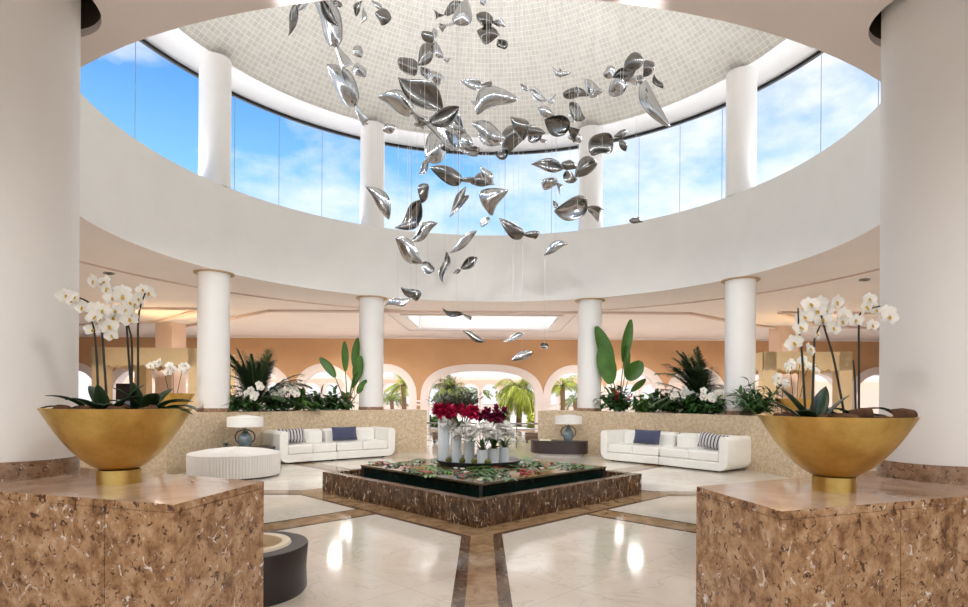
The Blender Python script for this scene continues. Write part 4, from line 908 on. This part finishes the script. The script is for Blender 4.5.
def sofa_section(label, origin, rz, L, arm_left):
    """Local frame: x along the front, y from front to back; the arm stands at x=0 or x=L."""
    t = thing('sofa_section', label, 'sofa', (origin[0], origin[1], 0.0), rz, 'white leather sofa sections')
    D, HB, A = 0.97, 0.73, 0.20
    out = rounded(L, HB, (0.19, 0, 0, 0.05)); prof = []
    # an L shaped front: arm and base in one, the outer bottom corner well rounded
    arc = lambda cx_, cz, r, a0, a1, n=7: [(cx_ + r * math.cos(R(a0 + (a1 - a0) * i / n)), cz + r * math.sin(R(a0 + (a1 - a0) * i / n))) for i in range(n + 1)]
    z0 = 0.03
    prof = [(L, z0)] + [(L, 0.21), (A, 0.21)] + arc(A - .06, HB - .06, .06, 0, 90) + arc(.09, HB - .09, .09, 90, 180) + arc(.20, z0 + .20, .20, 180, 270)
    if not arm_left: prof = [(L - x, z) for x, z in reversed(prof)]
    b = MB(); n = len(prof)
    b.add([(x, 0, z) for x, z in prof] + [(x, D, z) for x, z in prof], [tuple(range(n)), tuple(reversed(range(n, 2 * n)))] + [(i, (i + 1) % n, n + (i + 1) % n, n + i) for i in range(n)])
    obj('frame', b, M['leather'], t, bevel=.022, seg=3)
    xa, xb = (A + .004, L - .003) if arm_left else (.003, L - A - .004)
    b = MB(); b.box(xa, xb, D - .19, D - .01, .212, HB - .01); obj('backrest', b, M['leather'], t, bevel=.045, seg=4)
    xm = (xa + xb) / 2
    for q0, q1 in ((xa, xm), (xm, xb)):
        b = MB(); b.box(q0 + .005, q1 - .005, .015, D - .27, .214, .415); obj('seat_cushion', b, M['leather'], t, bevel=.035, seg=4)
        b = MB(); b.box(q0 + .005, q1 - .005, D - .30, D - .195, .22, .69); obj('back_cushion', b, M['leather'], t, bevel=.04, seg=4)
    for x_ in ((.30, L - .06) if arm_left else (.06, L - .30)):
        for y_ in (.10, D - .10): b = MB(); b.lathe([(0, 0), (.028, 0), (.028, .05), (0, .05)], 16, (x_, y_)); obj('foot', b, M['black'], t)
    return t
# left sofa: front line (-4.64,12.75) > (-3.66,13.73) > (-2.48,14.74)
def seg(a, c): return math.atan2(c[1] - a[1], c[0] - a[0]), math.hypot(c[0] - a[0], c[1] - a[1])
LA, LB_, LC = (-4.66, 12.72), (-3.66, 13.70), (-2.46, 14.72)
RA, RB_, RCc = (2.60, 14.14), (3.68, 12.98), (4.71, 11.67)
a1, l1 = seg(LA, LB_); a2, l2 = seg(LB_, LC); a3, l3 = seg(RA, RB_); a4, l4 = seg(RB_, RCc)
sofa_section('white leather sofa section with an arm, beside the pleated pouf', LA, a1, l1 - .01, True)
sofa_section('white leather sofa section with an arm, holding the navy cushion left of the pool', LB_, a2, l2 - .01, False)
sofa_section('white leather sofa section with an arm, nearest the dark console', RA, a3, l3 - .01, True)
sofa_section('white leather sofa section with an arm, holding the striped cushion right of the pool', RB_, a4, l4 - .01, False)
def cushion(label, o, rz, along, m, w=.58, hgt=.34, roll=0.0):
    """A throw cushion leaning on the back cushions of a sofa section."""
    b = MB(); nx, ny = 14, 10
    for s_ in (1, -1):
        vs = []; fs = []
        for j in range(ny + 1):
            for i in range(nx + 1):
                u, v = 2 * i / nx - 1, 2 * j / ny - 1; e = (1 - abs(u) ** 2.6) * (1 - abs(v) ** 2.6)
                pin = 1 - .06 * (1 - abs(u) ** 2) * (abs(v) > .99) ; vs.append((u * w / 2 * (1 - .05 * (1 - v * v)), s_ * (.006 + .085 * e ** .6), v * hgt / 2 * (1 - .07 * (1 - u * u))))
        for j in range(ny):
            for i in range(nx): a = j * (nx + 1) + i; fs.append((a, a + 1, a + nx + 2, a + nx + 1))
        b.add(vs, fs)
    dy = .50; x = o[0] + along * math.cos(rz) - dy * math.sin(rz); y = o[1] + along * math.sin(rz) + dy * math.cos(rz)
    c = obj('throw_cushion', b, m, None, (x, y, .425 + hgt / 2)); c.rotation_euler = Matrix.Rotation(rz, 4, 'Z').to_3x3().to_4x4().to_euler()
    c.matrix_world = Matrix.Translation((x, y, .43 + hgt / 2)) @ Matrix.Rotation(rz, 4, 'Z') @ Matrix.Rotation(R(-14), 4, 'X') @ Matrix.Rotation(roll, 4, 'Y')
    return tag(c, label, 'cushion', 'throw cushions on the sofas')
cushion('striped navy and white cushion on the left sofa next to the pouf', LA, a1, .50, M['stripe'], .66)
cushion('plain navy cushion on the left sofa near the planter corner', LB_, a2, .42, M['navy'], .66)
cushion('plain navy cushion on the right sofa', RA, a3, .98, M['navy'], .70)
cushion('striped navy and white cushion on the right sofa leaning by its arm', RB_, a4, 1.02, M['stripe'], .66, .34, R(6))

# pleated pouf
pf = thing('pouf', 'large round white pleated fabric pouf in front of the side table', 'pouf', (-4.88, 11.0, 0))
wob = lambda a: 1 + .006 * math.cos(a * 96)
b = MB(); b.lathe([(.80, .03), (.81, .20), (.81, .415)], 384, wob=wob); obj('skirt', b, M['pleat'], pf)
b = MB(); b.lathe([(.0, .0), (.74, .0), (.74, .06), (0, .06)], 48); obj('base', b, M['darkwood'], pf)
b = MB(); n = 384; prof = [(.812, .41), (.815, .425), (.80, .44), (.55, .485), (.28, .518), (.05, .535)]; vs = []; fs = []
for i in range(n):
    a = 2 * PI * i / n
    for r, z in prof: vs.append((r * math.sin(a), r * math.cos(a), z + .006 * math.cos(a * 64) * min(1, r / .3) * (r < .8)))
for i in range(n):
    for q in range(len(prof) - 1): fs.append((i * 6 + q, ((i + 1) % n) * 6 + q, ((i + 1) % n) * 6 + q + 1, i * 6 + q + 1))
b.add(vs, fs); obj('top', b, M['pleat'], pf)
b = MB(); b.ball((0, 0, .532), .055, 20, 10, 0, (1, 1, .35)); obj('button', b, M['pleat'], pf)

# dark curved side tables and their lamps
def side_table(label, c, rz, w=.80, d=.62, h=.40):
    t = thing('side_table', label, 'table', (c[0], c[1], 0), rz, 'dark curved side tables')
    pts = [(w * math.cos(PI + PI * i / 28), d * math.sin(PI + PI * i / 28) * .85) for i in range(29)]; pts = [(-w, .12)] + pts + [(w, .12)]
    ins = [(x * .82, y * .78) for x, y in pts]
    b = MB(); b.prism(ins, 0, .07); obj('plinth_base', b, M['pleat'], t)
    b = MB(); b.prism([(x * .985, y * .985) for x, y in pts], .07, h - .03); obj('body', b, M['darkwood'], t)
    b = MB(); b.prism(pts, h - .03, h); obj('table_top', b, M['darkwood'], t, bevel=.005)
    return t
side_table('dark wood curved side table half hidden behind the pleated pouf', (-5.38, 12.42), R(63))
side_table('dark wood curved console against the planter wall beside the central opening', (1.72, 15.28), R(-18), .76, .52, .40)
def table_lamp(label, c, z, sc=1.0, rz=0):
    t = thing('table_lamp', label, 'lamp', (c[0], c[1], z), rz, 'table lamps with drum shades'); t.scale = (sc,) * 3
    b = MB(); b.lathe([(0, 0), (.085, 0), (.10, .02), (.135, .10), (.145, .17), (.125, .25), (.075, .32), (.05, .36), (.055, .40), (.04, .41), (0, .41)], 40); obj('vase_body', b, M['ceramic'], t)
    for s_ in (-1, 1):
        b = MB(); b.tube([(s_ * .11, 0, .10), (s_ * .185, 0, .17), (s_ * .20, 0, .26), (s_ * .155, 0, .35), (s_ * .06, 0, .39)], .012, 8); obj('handle', b, M['iron'], t)
    b = MB(); b.tube([(0, 0, .40), (0, 0, .50)], .010, 8); obj('stem', b, M['iron'], t)
    b = MB(); b.lathe([(.345, .46), (.36, .46), (.36, .63), (.355, .66), (.10, .70), (.02, .71)], 64); b.lathe([(.345, .46), (.345, .63), (.10, .69), (.02, .70)], 64); obj('lamp_shade', b, M['shade'], t)
    return t
table_lamp('grey vase lamp with white drum shade behind the pleated pouf', (-5.24, 12.30), .40, 1.0, R(10))
table_lamp('grey vase lamp with white drum shade on the dark console', (1.93, 14.95), .40, .97, R(-15))
b = MB(); b.box(-.15, .15, -.11, .11, 0, .03); tag(obj('magazine', b, M['paper'], None, (1.36, 15.12, .40), (0, 0, R(-10)), smooth=False), 'pale magazine lying flat on the dark console', 'magazine')

# round bin by the left plinth
bn = thing('ash_bin', 'low round dark brown bin with a cream ring, behind the left plinth', 'bin', (-1.89, 4.45, 0))
b = MB(); b.lathe([(0, 0), (.44, 0), (.452, .02), (.446, .17), (.46, .35), (.455, .36), (.30, .36), (.30, .33)], 72); obj('body', b, M['binwood'], bn)
b = MB(); b.lathe([(.26, .345), (.265, .375), (.29, .385), (.325, .378), (.335, .36)], 64); b.lathe([(.26, .345), (.255, .29), (.20, .27)], 64); obj('ring', b, M['stonering'], bn)
b = MB(); b.lathe([(0, .30), (.262, .29)], 48); obj('sand', b, M['sand'], bn)

# ------------------------------------------------------------------ plants in the beds
NEARBY = [(polar(CR, a), RC + .02) for a in (-66.0, -28.8, 25.6, 62.0)]
def frond(b, base, d, L_, droop, nl, ll, lw, mi=0, smi=1, hang=0.0, fz=0.0):
    p = Vector(base); d = Vector(d).normalized(); n = 14; pts = [p.copy()]; dirs = [d.copy()]
    for i in range(n): d = (d + Vector((0, 0, -droop / n))).normalized(); p = p + d * L_ / n; pts.append(p.copy()); dirs.append(d.copy())
    b.tube(pts, [.012 * (1 - i / (n + 1)) + .002 for i in range(n + 1)], 5, smi)
    for k in range(nl):
        t = .22 + .78 * k / nl; i = min(n - 1, int(t * n)); q = pts[i].lerp(pts[i + 1], t * n - i); dd = dirs[i]; sd = dd.cross(Vector((0, 0, 1))).normalized(); w = math.sin(PI * (.15 + .8 * (k / nl))) ** .6
        for s_ in (-1, 1): b.blade(q, sd * s_ * .8 + dd * .7 + Vector((random.uniform(-fz, fz), random.uniform(-fz, fz), random.uniform(-.05 - fz, .25 + fz) - hang)), ll * w, lw, .6, 3, .1, 1, mi)
def areca(label, c, z, h, nf, m='leaf3', spread=1.0, ll=.34, away=(0, 0)):
    t = thing('areca_palm', label, 'palm', (c[0], c[1], z), 0, 'feathery palms in the planter beds')
    for i in range(nf):
        a = 2.4 * i + random.uniform(-.3, .3); el = R(random.uniform(58, 86)) if i % 3 else R(random.uniform(44, 60)); b = MB()
        if math.sin(a) * away[0] + math.cos(a) * away[1] > .15: el = R(random.uniform(74, 88)); a += PI * .6
        frond(b, (random.uniform(-.06, .06), random.uniform(-.06, .06), 0), (math.sin(a) * math.cos(el) * spread, math.cos(a) * math.cos(el) * spread, math.sin(el)), h * random.uniform(.8, 1.15), random.uniform(.9, 2.1), 40, ll * 1.1, .032)
        link('frond', b.clear_of(c, NEARBY).mesh('frond', [M[m], M['stem']], True, False), t)
    return t
def bush(name, label, c, z, h, n, m, lw=.07, ll=.22, grp='green bushes in the planter beds', flowers=None):
    n = int(n * 1.5); lw *= 1.35; ll *= 1.1
    t = thing(name, label, 'plant', (c[0], c[1], z), 0, grp)
    for i in range(n):
        a = random.uniform(0, 2 * PI); el = random.uniform(.35, 1.45); L_ = h * random.uniform(.45, 1.0); d = Vector((math.cos(a) * math.cos(el), math.sin(a) * math.cos(el), math.sin(el))); b = MB()
        b.tube([(0, 0, 0), tuple(d * L_ * .6 + Vector((0, 0, L_ * .08))), tuple(d * L_)], .006, 4, 1)
        for k in range(9):
            tt = .25 + .75 * k / 8; b.blade(tuple(d * L_ * tt), (random.uniform(-1, 1) + d.x, random.uniform(-1, 1) + d.y, random.uniform(-.1, .9)), ll * random.uniform(.7, 1.15), lw, .8, 4, .2)
        link('branch', b.clear_of(c, NEARBY).mesh('branch', [M[m], M['stem']], True, False), t)
    if flowers:
        for i in range(flowers[0]):
            a = random.uniform(0, 2 * PI); r = h * .6 * math.sqrt(random.random()); b = MB(); amaryllis(b, (r * math.cos(a), r * math.sin(a) - .12, h * random.uniform(.45, .95)), (random.uniform(-1, 1), -1, .6), flowers[1], 0); link('flower', b.mesh('flower', [M[flowers[2]]], True, False), t)
    return t
def paddle_plant(label, c, z, leaves, mf):
    t = thing('paddle_plant', label, 'plant', (c[0], c[1], z), 0, 'tall paddle leaf plants')
    prof = lambda u: math.sin(PI * min(1, max(0, .04 + .93 * u))) ** .6
    for (dx, hz, ll, lw, lean, tw) in leaves:                        # leaf base height, length, width, lean along x
        b = MB(); top = Vector((dx, random.uniform(-.1, .1), hz)); b.tube([(dx * .05, 0, 0), (dx * .45, 0, hz * .5), tuple(top)], [.02, .016, .011], 6); s_ = obj('stem', b, M['stem'], t)
        b = MB(); d = Vector((lean, -.15, 1)).normalized(); p = top.copy(); vs = []; fs = []; n = 10; side = Matrix.Rotation(tw, 3, d) @ Vector((1, 0, 0)); side = (side - d * side.dot(d)).normalized(); nn = side.cross(d)
        for i in range(n + 1):
            u = i / n; w = prof(u) * lw / 2; vs += [p - side * w + nn * w * .25, p - side * w * .5 + nn * w * .06, p.copy(), p + side * w * .5 + nn * w * .06, p + side * w + nn * w * .25]; d2 = (d + Vector((lean * .9, 0, -.35)) * u * .5).normalized(); p = p + d2 * ll / n
        for i in range(n):
            for k in range(4): a = i * 5 + k; fs.append((a, a + 1, a + 6, a + 5))
        b.add(vs, fs); link('leaf', b.mesh('leaf', [M['banana']], True, False), s_)
    if mf:
        b = MB(); 
        for k in range(3): amaryllis(b, (random.uniform(-.05, .05), -.12, .28 + .05 * k), (random.uniform(-.6, .6), -1, .5), .14, 0)
        link('flower', b.mesh('flower', [M[mf]], True, False), t)
    return t
ZB = 1.15
random.seed(7)
areca('dark feathery palm on the left planter wall beside the column', polar(6.65, -56.2), ZB, 1.45, 46, away=(-.47, -.88))
areca('dark feathery palm on the right planter wall beside the column', polar(6.65, 53.4), ZB, 1.5, 46, away=(.50, -.86))
paddle_plant('tall paddle leaf plant on the left planter wall with an orange red bloom', polar(6.6, -34.6), ZB, [(-.34, .88, .66, .24, -.55, .3), (-.06, 1.05, .80, .20, .0, .5), (.18, 1.10, .86, .24, .10, -.2), (.22, .78, .70, .28, .16, .1), (.10, .6, .5, .22, .35, .9), (.25, .45, .45, .2, .5, .4)], 'orangef')
paddle_plant('tallest paddle leaf plant on the right planter wall with red blooms', polar(6.7, 32.8), ZB, [(-.22, 1.05, 1.35, .42, -.28, .2), (-.26, .75, 1.05, .5, -.22, -.2), (.08, 1.35, 1.15, .30, .10, .2), (.12, .95, .85, .40, .02, .9), (.22, .85, .62, .48, .45, .1), (.30, .55, .52, .28, .8, .6)], 'rose')
bush('bush', 'dense dark green bush beside the tall paddle plant on the left wall', polar(6.45, -37.5), ZB, .62, 22, 'leaf', .075, .24)
bush('bush', 'dark leafy bush in the middle of the left planter wall', polar(6.5, -42.3), ZB, .60, 18, 'leaf', .07, .22, flowers=(4, .06, 'petal'))
bush('bush', 'low spiky light green bush left of the middle bush on the left wall', polar(6.35, -47.2), ZB, .50, 22, 'leaf2', .045, .28)
bush('bush', 'dark green bush under the feathery palm on the left wall', polar(6.4, -53.2), ZB, .55, 20, 'leaf', .06, .24)
bush('bush', 'dark green bush beside the column at the end of the left wall', polar(6.4, -60.5), ZB, .55, 18, 'leaf', .06, .24)
bush('bush', 'leafy bush with red blooms under the tallest paddle plant', polar(6.4, 33.6), ZB, .66, 24, 'leaf', .09, .24, flowers=(7, .09, 'rose'))
bush('bush', 'small bright green bush next to the red blooming one', polar(6.4, 40.2), ZB, .52, 18, 'leaf2', .09, .24)
bush('bush', 'broad green bush between the small bush and the right feathery palm', polar(6.4, 45.8), ZB, .58, 24, 'leaf', .08, .24)
bush('bush', 'dark green bush under the right feathery palm', polar(6.35, 52.2), ZB, .55, 24, 'leaf', .07, .24)
bush('bush', 'dark green bush under the white orchids beside the right column', polar(6.35, 57.6), ZB, .5, 18, 'leaf', .06, .22)
bush('bush', 'tall dark bush between the right column and the small gold bowl', polar(6.4, 68.0), ZB, .85, 22, 'leaf', .06, .24)
def orchid_cluster(label, c, z, pts, grp='white orchids in the planter beds', sz=1.0):
    t = thing('orchid', label, 'orchid', (c[0], c[1], z), 0, grp)
    for dx, dy, h, n in pts:
        b = MB(); b.tube([(dx * .3, dy, 0), (dx * .7, dy, h * .7), (dx, dy - .05, h), (dx * 1.3 + .03, dy - .14, h - .02)], .006, 5); s_ = obj('stem', b, M['ostem'], t)
        for k in range(n):
            u = k / max(1, n - 1); f = link('flower', FLOWER, s_, (dx * (1 + .3 * u) + random.uniform(-.05, .05), dy - .05 - .1 * u, h - .12 * u + random.uniform(-.04, .06)), (random.uniform(-.3, .3), random.uniform(-.4, .4), random.uniform(-.7, .7))); f.scale = (1.6 * sz,) * 3
    for k in range(7):
        a = k * .9; b = MB(); b.blade((0, 0, 0), (math.cos(a), math.sin(a), .6), .3, .08, 1.0, 5, .2); link('leaf', b.mesh('leaf', [M['oleaf']], True, False), t)
    return t
orchid_cluster('white orchid cluster beside the column on the left planter wall', polar(6.15, -59.3), ZB, [(-.12, 0, .50, 5), (.02, -.03, .40, 6), (.14, 0, .62, 4)])
orchid_cluster('white orchid cluster right of the feathery palm on the left wall', polar(6.2, -52.0), ZB, [(-.16, 0, .56, 6), (.0, -.03, .48, 7), (.18, 0, .62, 6), (.28, 0, .5, 5)])
orchid_cluster('white orchid cluster under the right feathery palm', polar(6.2, 50.8), ZB, [(-.22, 0, .50, 6), (-.02, -.03, .56, 6), (.2, 0, .50, 5)])
orchid_cluster('white orchid cluster beside the column on the right wall', polar(6.2, 57.4), ZB, [(-.16, 0, .50, 5), (.02, -.03, .42, 6), (.18, 0, .52, 6)])
orchid_cluster('white orchids between the right column and the small gold bowl', polar(6.6, 71.6), ZB, [(-.1, 0, .82, 6), (.06, -.03, .72, 5)])
# small gold bowls beyond the columns
gx, gy = polar(6.6, -75.2)
bowl('small gold bowl of white orchids beside the left column', (gx, gy, ZB), .80, .40, .12, .06)
orchid_cluster('white orchids in the small gold bowl beside the left column', (gx, gy), ZB + .37, [(-.28, 0, .66, 6), (-.02, 0, .58, 8), (.22, 0, .60, 6)], 'white orchids in the small gold bowls')
gx, gy = polar(6.7, 74.4)
bowl('small gold bowl of white orchids beyond the right column', (gx, gy, ZB), .80, .37, .12, .06)
orchid_cluster('white orchids in the small gold bowl beyond the right column', (gx, gy), ZB + .33, [(-.15, 0, .78, 6), (.08, 0, .86, 8), (.26, 0, .72, 6)], 'white orchids in the small gold bowls')

# ------------------------------------------------------------------ cream pavilions of the hall
def pavilion(label, x0, x1, y, rz, flip):
    t = thing('pavilion', label, 'pavilion', ((x0 + x1) / 2, y, 0), rz, 'cream pavilions'); w = x1 - x0; d = 2.4; H = 2.98
    for sx in (-1, 1):
        for yy in (0, d):
            q = .40; b = MB(); xx = sx * (w / 2 - q / 2); b.box(xx - q / 2, xx + q / 2, yy - q / 2, yy + q / 2, 0, H - .02); obj('post', b, M['cream'], t, smooth=False)
    for (ax, ay, bx, by) in ((-w / 2, -.2, w / 2, -.2), (-w / 2, d + .2, w / 2, d + .2), (-w / 2, -.2, -w / 2, d + .2), (w / 2, -.2, w / 2, d + .2)):
        L_ = math.hypot(bx - ax, by - ay); n = max(4, int(L_ / .24)); vs = []; pts = []
        for i in range(n):
            for k in range(6): u = (i + k / 6) / n; pts.append((u, H - .52 - .07 * math.sin(PI * k / 6)))
        pts.append((1, H - .52)); b = MB(); m_ = len(pts); top = [(u, H) for u, z in pts]
        nx, ny = -(by - ay) / L_ * .03, (bx - ax) / L_ * .03; vs = []
        for off in (0, 1):
            for u, z in pts: vs.append((ax + (bx - ax) * u + nx * off, ay + (by - ay) * u + ny * off, z))
            for u, z in top: vs.append((ax + (bx - ax) * u + nx * off, ay + (by - ay) * u + ny * off, z))
        fs = []
        for i in range(m_ - 1):
            fs += [(i, i + 1, m_ + i + 1, m_ + i), (2 * m_ + i, 3 * m_ + i, 3 * m_ + i + 1, 2 * m_ + i + 1), (i, 2 * m_ + i, 2 * m_ + i + 1, i + 1), (m_ + i, m_ + i + 1, 3 * m_ + i + 1, 3 * m_ + i)]
        b.add(vs, fs); obj('valance', b, M['cream'], t, smooth=False)
    b = MB(); b.box(-w / 2 + .05, w / 2 - .05, -.15, d + .15, H - .04, H - .02); obj('roof', b, M['cream'], t, smooth=False)
    b = MB(); b.box(-w / 2 + .42, w / 2 - .42, d * .55, d * .55 + .5, 0, 1.08); obj('counter', b, M['cream_dark'], t, smooth=False)
    return t
pavilion('cream pavilion with scalloped valance seen behind the left gold bowl', -12.3, -9.05, 18.1, R(4), 1)
pavilion('cream pavilion with scalloped valance seen behind the right gold bowl', 8.35, 11.0, 18.1, R(-4), 1)
b = MB(); b.box(-.28, .28, -.2, .2, 0, 1.95); b.box(-.24, .24, -.21, -.2, .1, 1.85); tag(obj('dark_cabinet', b, M['darkwood'], None, (-13.6, 21.6, 0), smooth=False), 'dark cabinet under the left cream pavilion arch', 'cabinet')
for x, y, lb in ((4.56, 11.6, 'round ceiling downlight above the right gold bowl'), (-8.6, 13.0, 'round ceiling downlight beyond the left column'), (8.4, 13.2, 'round ceiling downlight beyond the right column')):
    t = thing('ceiling_downlight', lb, 'ceiling light', (x + (5.05 if x == 4.56 else 0), y, HC - .03), 0, 'ceiling downlights'); b = MB(); b.lathe([(.07, .0), (.11, 0), (.11, .03)], 32); obj('trim_ring', b, M['grey'], t); b = MB(); b.lathe([(0, .02), (.07, .02)], 24); obj('reflector', b, M['recess'], t)

# ------------------------------------------------------------------ railing at the way out
rl = thing('railing', 'thin metal railing across the opening between the planter walls', 'railing', (-0.45, 17.3, 0))
b = MB(); b.tube([(-2.1, 0, .74), (2.1, 0, .74)], .03, 10); obj('handrail', b, M['steel'], rl)
for z in (.22, .40, .57): b = MB(); b.tube([(-2.1, 0, z), (2.1, 0, z)], .009, 6); obj('cable', b, M['steel'], rl)
for x in (-1.95, -.65, .65, 1.15, 1.95): b = MB(); b.tube([(x, 0, 0), (x, 0, .74)], .018, 8); obj('post', b, M['steel'], rl)
for x, w, lb in ((-1.75, .55, 'low brown bench beyond the railing on the left side'), (1.55, .95, 'low brown bench beyond the railing beside the dark console')):
    t = thing('bench', lb, 'bench', (x, 19.6, 0), 0, 'low brown benches'); b = MB(); b.box(-w / 2, w / 2, -.2, .2, .10, .34); obj('seat', b, M['tarp'], t, bevel=.02)
    for sx in (-1, 1): b = MB(); b.box(sx * (w / 2 - .06) - .03, sx * (w / 2 - .06) + .03, -.18, .18, 0, .10); obj('leg', b, M['darkwood'], t)

# ------------------------------------------------------------------ courtyard
b = MB(); b.prism(rect(-40, 40, 27.15, 70), -0.15, 0.0); struct('ground_patio', b, M['patio'], smooth=False)
YF = 44.0
CF = [-1.74 + 1.5 * k for k in range(-14, 15)]
sheet_with_holes('wall_courtyard', [rect(-30, 30, 0, 3.05)] + [arch_loop(x, .56, 1.95, .02, 16) for x in CF], 0, M['peach'], thick=.5, vertical_y=YF)
b = MB(); b.box(-30, 30, YF - .9, YF + .6, 3.05, 3.25); b.box(-30, 30, YF - .5, YF + .6, 2.88, 3.05); struct('trim_200', b, M['pinkwhite'], smooth=False)
for k, x in enumerate(CF):
    o_, i_ = arch_loop(x, .67, 1.95, 0, 16), arch_loop(x, .555, 1.95, 0, 16); b = MB(); n = len(o_)
    b.add([(p, YF - .06, z) for p, z in o_] + [(p, YF - .06, z) for p, z in i_] + [(p, YF + .1, z) for p, z in o_] + [(p, YF + .1, z) for p, z in i_], [f for i in range(n - 1) for f in ((i, i + 1, n + i + 1, n + i), (i, 2 * n + i, 2 * n + i + 1, i + 1), (n + i, n + i + 1, 3 * n + i + 1, 3 * n + i))]); struct('trim_%d' % (210 + k), b, M['pinkwhite'])
def palm_tree(name, label, c, trunk, nf, L_, m, el, droop, ll):
    t = thing(name, label, 'palm tree', (c[0], c[1], 0), 0, 'palm trees in the courtyard')
    b = MB(); b.tube([(0, 0, 0), (.05, 0, trunk * .5), (0, 0, trunk)], [.17, .13, .15], 12); obj('trunk', b, M['trunk'], t)
    for i in range(nf):
        a = 2.4 * i; e_ = R(random.uniform(*el)); b = MB(); frond(b, (0, 0, trunk), (math.sin(a) * math.cos(e_), math.cos(a) * math.cos(e_), math.sin(e_)), L_ * random.uniform(.85, 1.1), random.uniform(*droop), 60, ll * random.uniform(.7, 1.15), .016, 0, 1, .6, .55); link('frond', b.mesh('frond', [M[m], M['stem']], True, False), t)
    return t
palm_tree('palm_tree', 'olive green palm tree with dense round crown in the left half of the middle arch', (-2.15, 31.0), 1.75, 60, 1.30, 'gleaf', (-5, 85), (1.4, 2.8), .50)
palm_tree('palm_tree', 'bright yellow green palm tree with hanging fronds in the right half of the middle arch', (1.35, 31.0), 1.85, 66, 1.75, 'yleaf', (0, 85), (2.6, 4.4), .55)
for x, y, tr, lb in ((-1.1, 52, 2.0, 'distant palm tree seen through the far left round arch'), (.9, 54, 2.2, 'distant palm tree seen through the far right round arch'), (-7.0, 40, 1.4, 'small palm tree behind the arch beside the left inner column'), (5.6, 40, 1.4, 'small palm tree behind the arch beside the right inner column'), (-5.1, 33, 2.2, 'yellowish palm tree at the edge of the arch left of the middle one'), (3.9, 33, 2.2, 'yellowish palm tree at the edge of the arch right of the middle one')):
    palm_tree('palm_tree', lb, (x, y), tr, 20, 1.2, 'yleaf' if y == 33 else 'gleaf', (5, 70), (1.0, 2.0), .36)
for x, y, lb, m in ((2.2, 29.5, 'low yellow green bush at the foot of the bright palm tree', 'yleaf'), (.4, 30, 'low green bush between the two courtyard palms', 'leaf2'), (-2.9, 29.5, 'low green bush at the foot of the olive palm tree', 'leaf2'), (-9.5, 34, 'round green bush behind the second arch left of the middle', 'leaf2'), (7.4, 34, 'round green bush behind the second arch right of the middle', 'leaf2')):
    bush('bush', lb, (x, y), 0, .8, 26, m, .10, .34, 'bushes in the courtyard')
b = MB(); b.prism(rect(-60, 60, 72, 72.6), 0, .6); struct('wall_garden', b, M['peach'], smooth=False)

# ------------------------------------------------------------------ hanging sculpture
def piece_mesh(L_, w, bend, kind, cup, roll, twist, sway, asym, bow):
    """A curled sheet: its outline, hollow, twist and S-curve differ from piece to piece."""
    b = MB(); n, m = 24, 8; vs = []; fs = []; cr = max(.5, math.cos(roll)); W0 = w / cr
    for i in range(n + 1):
        t = i / n; a = roll + twist * (t - .5)
        if kind == 'leaf': g = max(.015, math.sin(PI * t ** 1.12) ** .8)
        elif kind == 'fish':
            g = max(.03, math.sin(PI * min(1, t / .80)) ** .75) if t < .70 else .14 + .62 * ((t - .70) / .30) ** 1.1
            if t < .70: g = max(g, .14 if t > .5 else .03)
            else: a += 1.1 * (t - .70) / .30
        elif kind == 'pod': g = max(.02, math.sin(PI * t ** .72) ** .7)
        else: g = max(.05, math.sqrt(max(0, 1 - (2 * t - 1) ** 2)) * (.7 + .3 * t))
        for k in range(m + 1):
            q = k / m * 2 - 1; v = q * W0 * g / 2 * (1 + asym * q); d = cup * (1 - q * q) * W0 * g + bow * L_ * math.sin(PI * t)
            y = v * math.cos(a) - d * math.sin(a); z = v * math.sin(a) + d * math.cos(a)
            vs.append(((t - .5) * L_, y + bend * (1 - (2 * t - 1) ** 2) + sway * L_ * math.sin(2 * PI * t), z))
    for i in range(n):
        for k in range(m): q = i * (m + 1) + k; fs.append((q, q + 1, q + m + 2, q + m + 1))
    b.add(vs, fs); return b
rng = random.Random(3)
def zone(x, y, z):
    v = FPX * (z - 1.49) / y
    return ('at the very top of the cluster' if v > 356 else 'before the upper dome tiles' if v > 322 else 'before the middle dome tiles' if v > 296 else 'before the lowest dome tiles' if v > 268 else
            'before the upper windows' if v > 228 else 'low before the windows' if v > 178 else 'before the white ring wall' if v > 104 else 'low before the orange wall')
cnt = {}
for (x, y, z, L_, w, ang, bend, kind) in sorted(SCULPTURE):
    kd = {'leaf': 'pointed leaf', 'fish': 'fish tailed', 'pod': 'curved pod', 'paddle': 'round petal'}[kind]
    sz = 'large' if L_ > .55 else 'medium' if L_ > .30 else 'small'; key = (kd, zone(x, y, z)); k = cnt.get(key, 0); cnt[key] = k + 1
    cup = rng.choice((-1, 1)) * rng.uniform(.25, .5); roll = rng.uniform(-.7, .7); tw = rng.uniform(-1.5, 1.5)
    if kind == 'pod': cup = .40; roll = .25; tw = .4
    t = piece_mesh(L_ * 1.05, w * 1.12, bend, kind, cup, roll, tw, rng.uniform(-.07, .07), rng.uniform(-.3, .3), rng.uniform(-.12, .12))
    o = obj('hanging_sculpture', t, M['silver'] if rng.random() < .6 else M['silver_dark'], None, solid=.006)
    o.matrix_world = Matrix.Translation((x, y, z)) @ Matrix.Rotation(-ang, 4, 'Y') @ Matrix.Rotation(R(90), 4, 'X') @ Matrix.Rotation(rng.uniform(-.35, .35), 4, 'Y')
    tag(o, '%s %s silver piece, %s from left %s' % (sz, kd, ORD[k], key[1]), 'sculpture', 'hanging silver sculpture pieces')
    wr = MB(); zt = dome_z(x, y) - .01; wr.tube([(x, y, z), (x, y, zt)], .0022, 4); wo = obj('wire', wr, M['wire'], None); bpy.context.view_layer.update(); wo.parent = o; wo.matrix_parent_inverse = o.matrix_world.inverted()
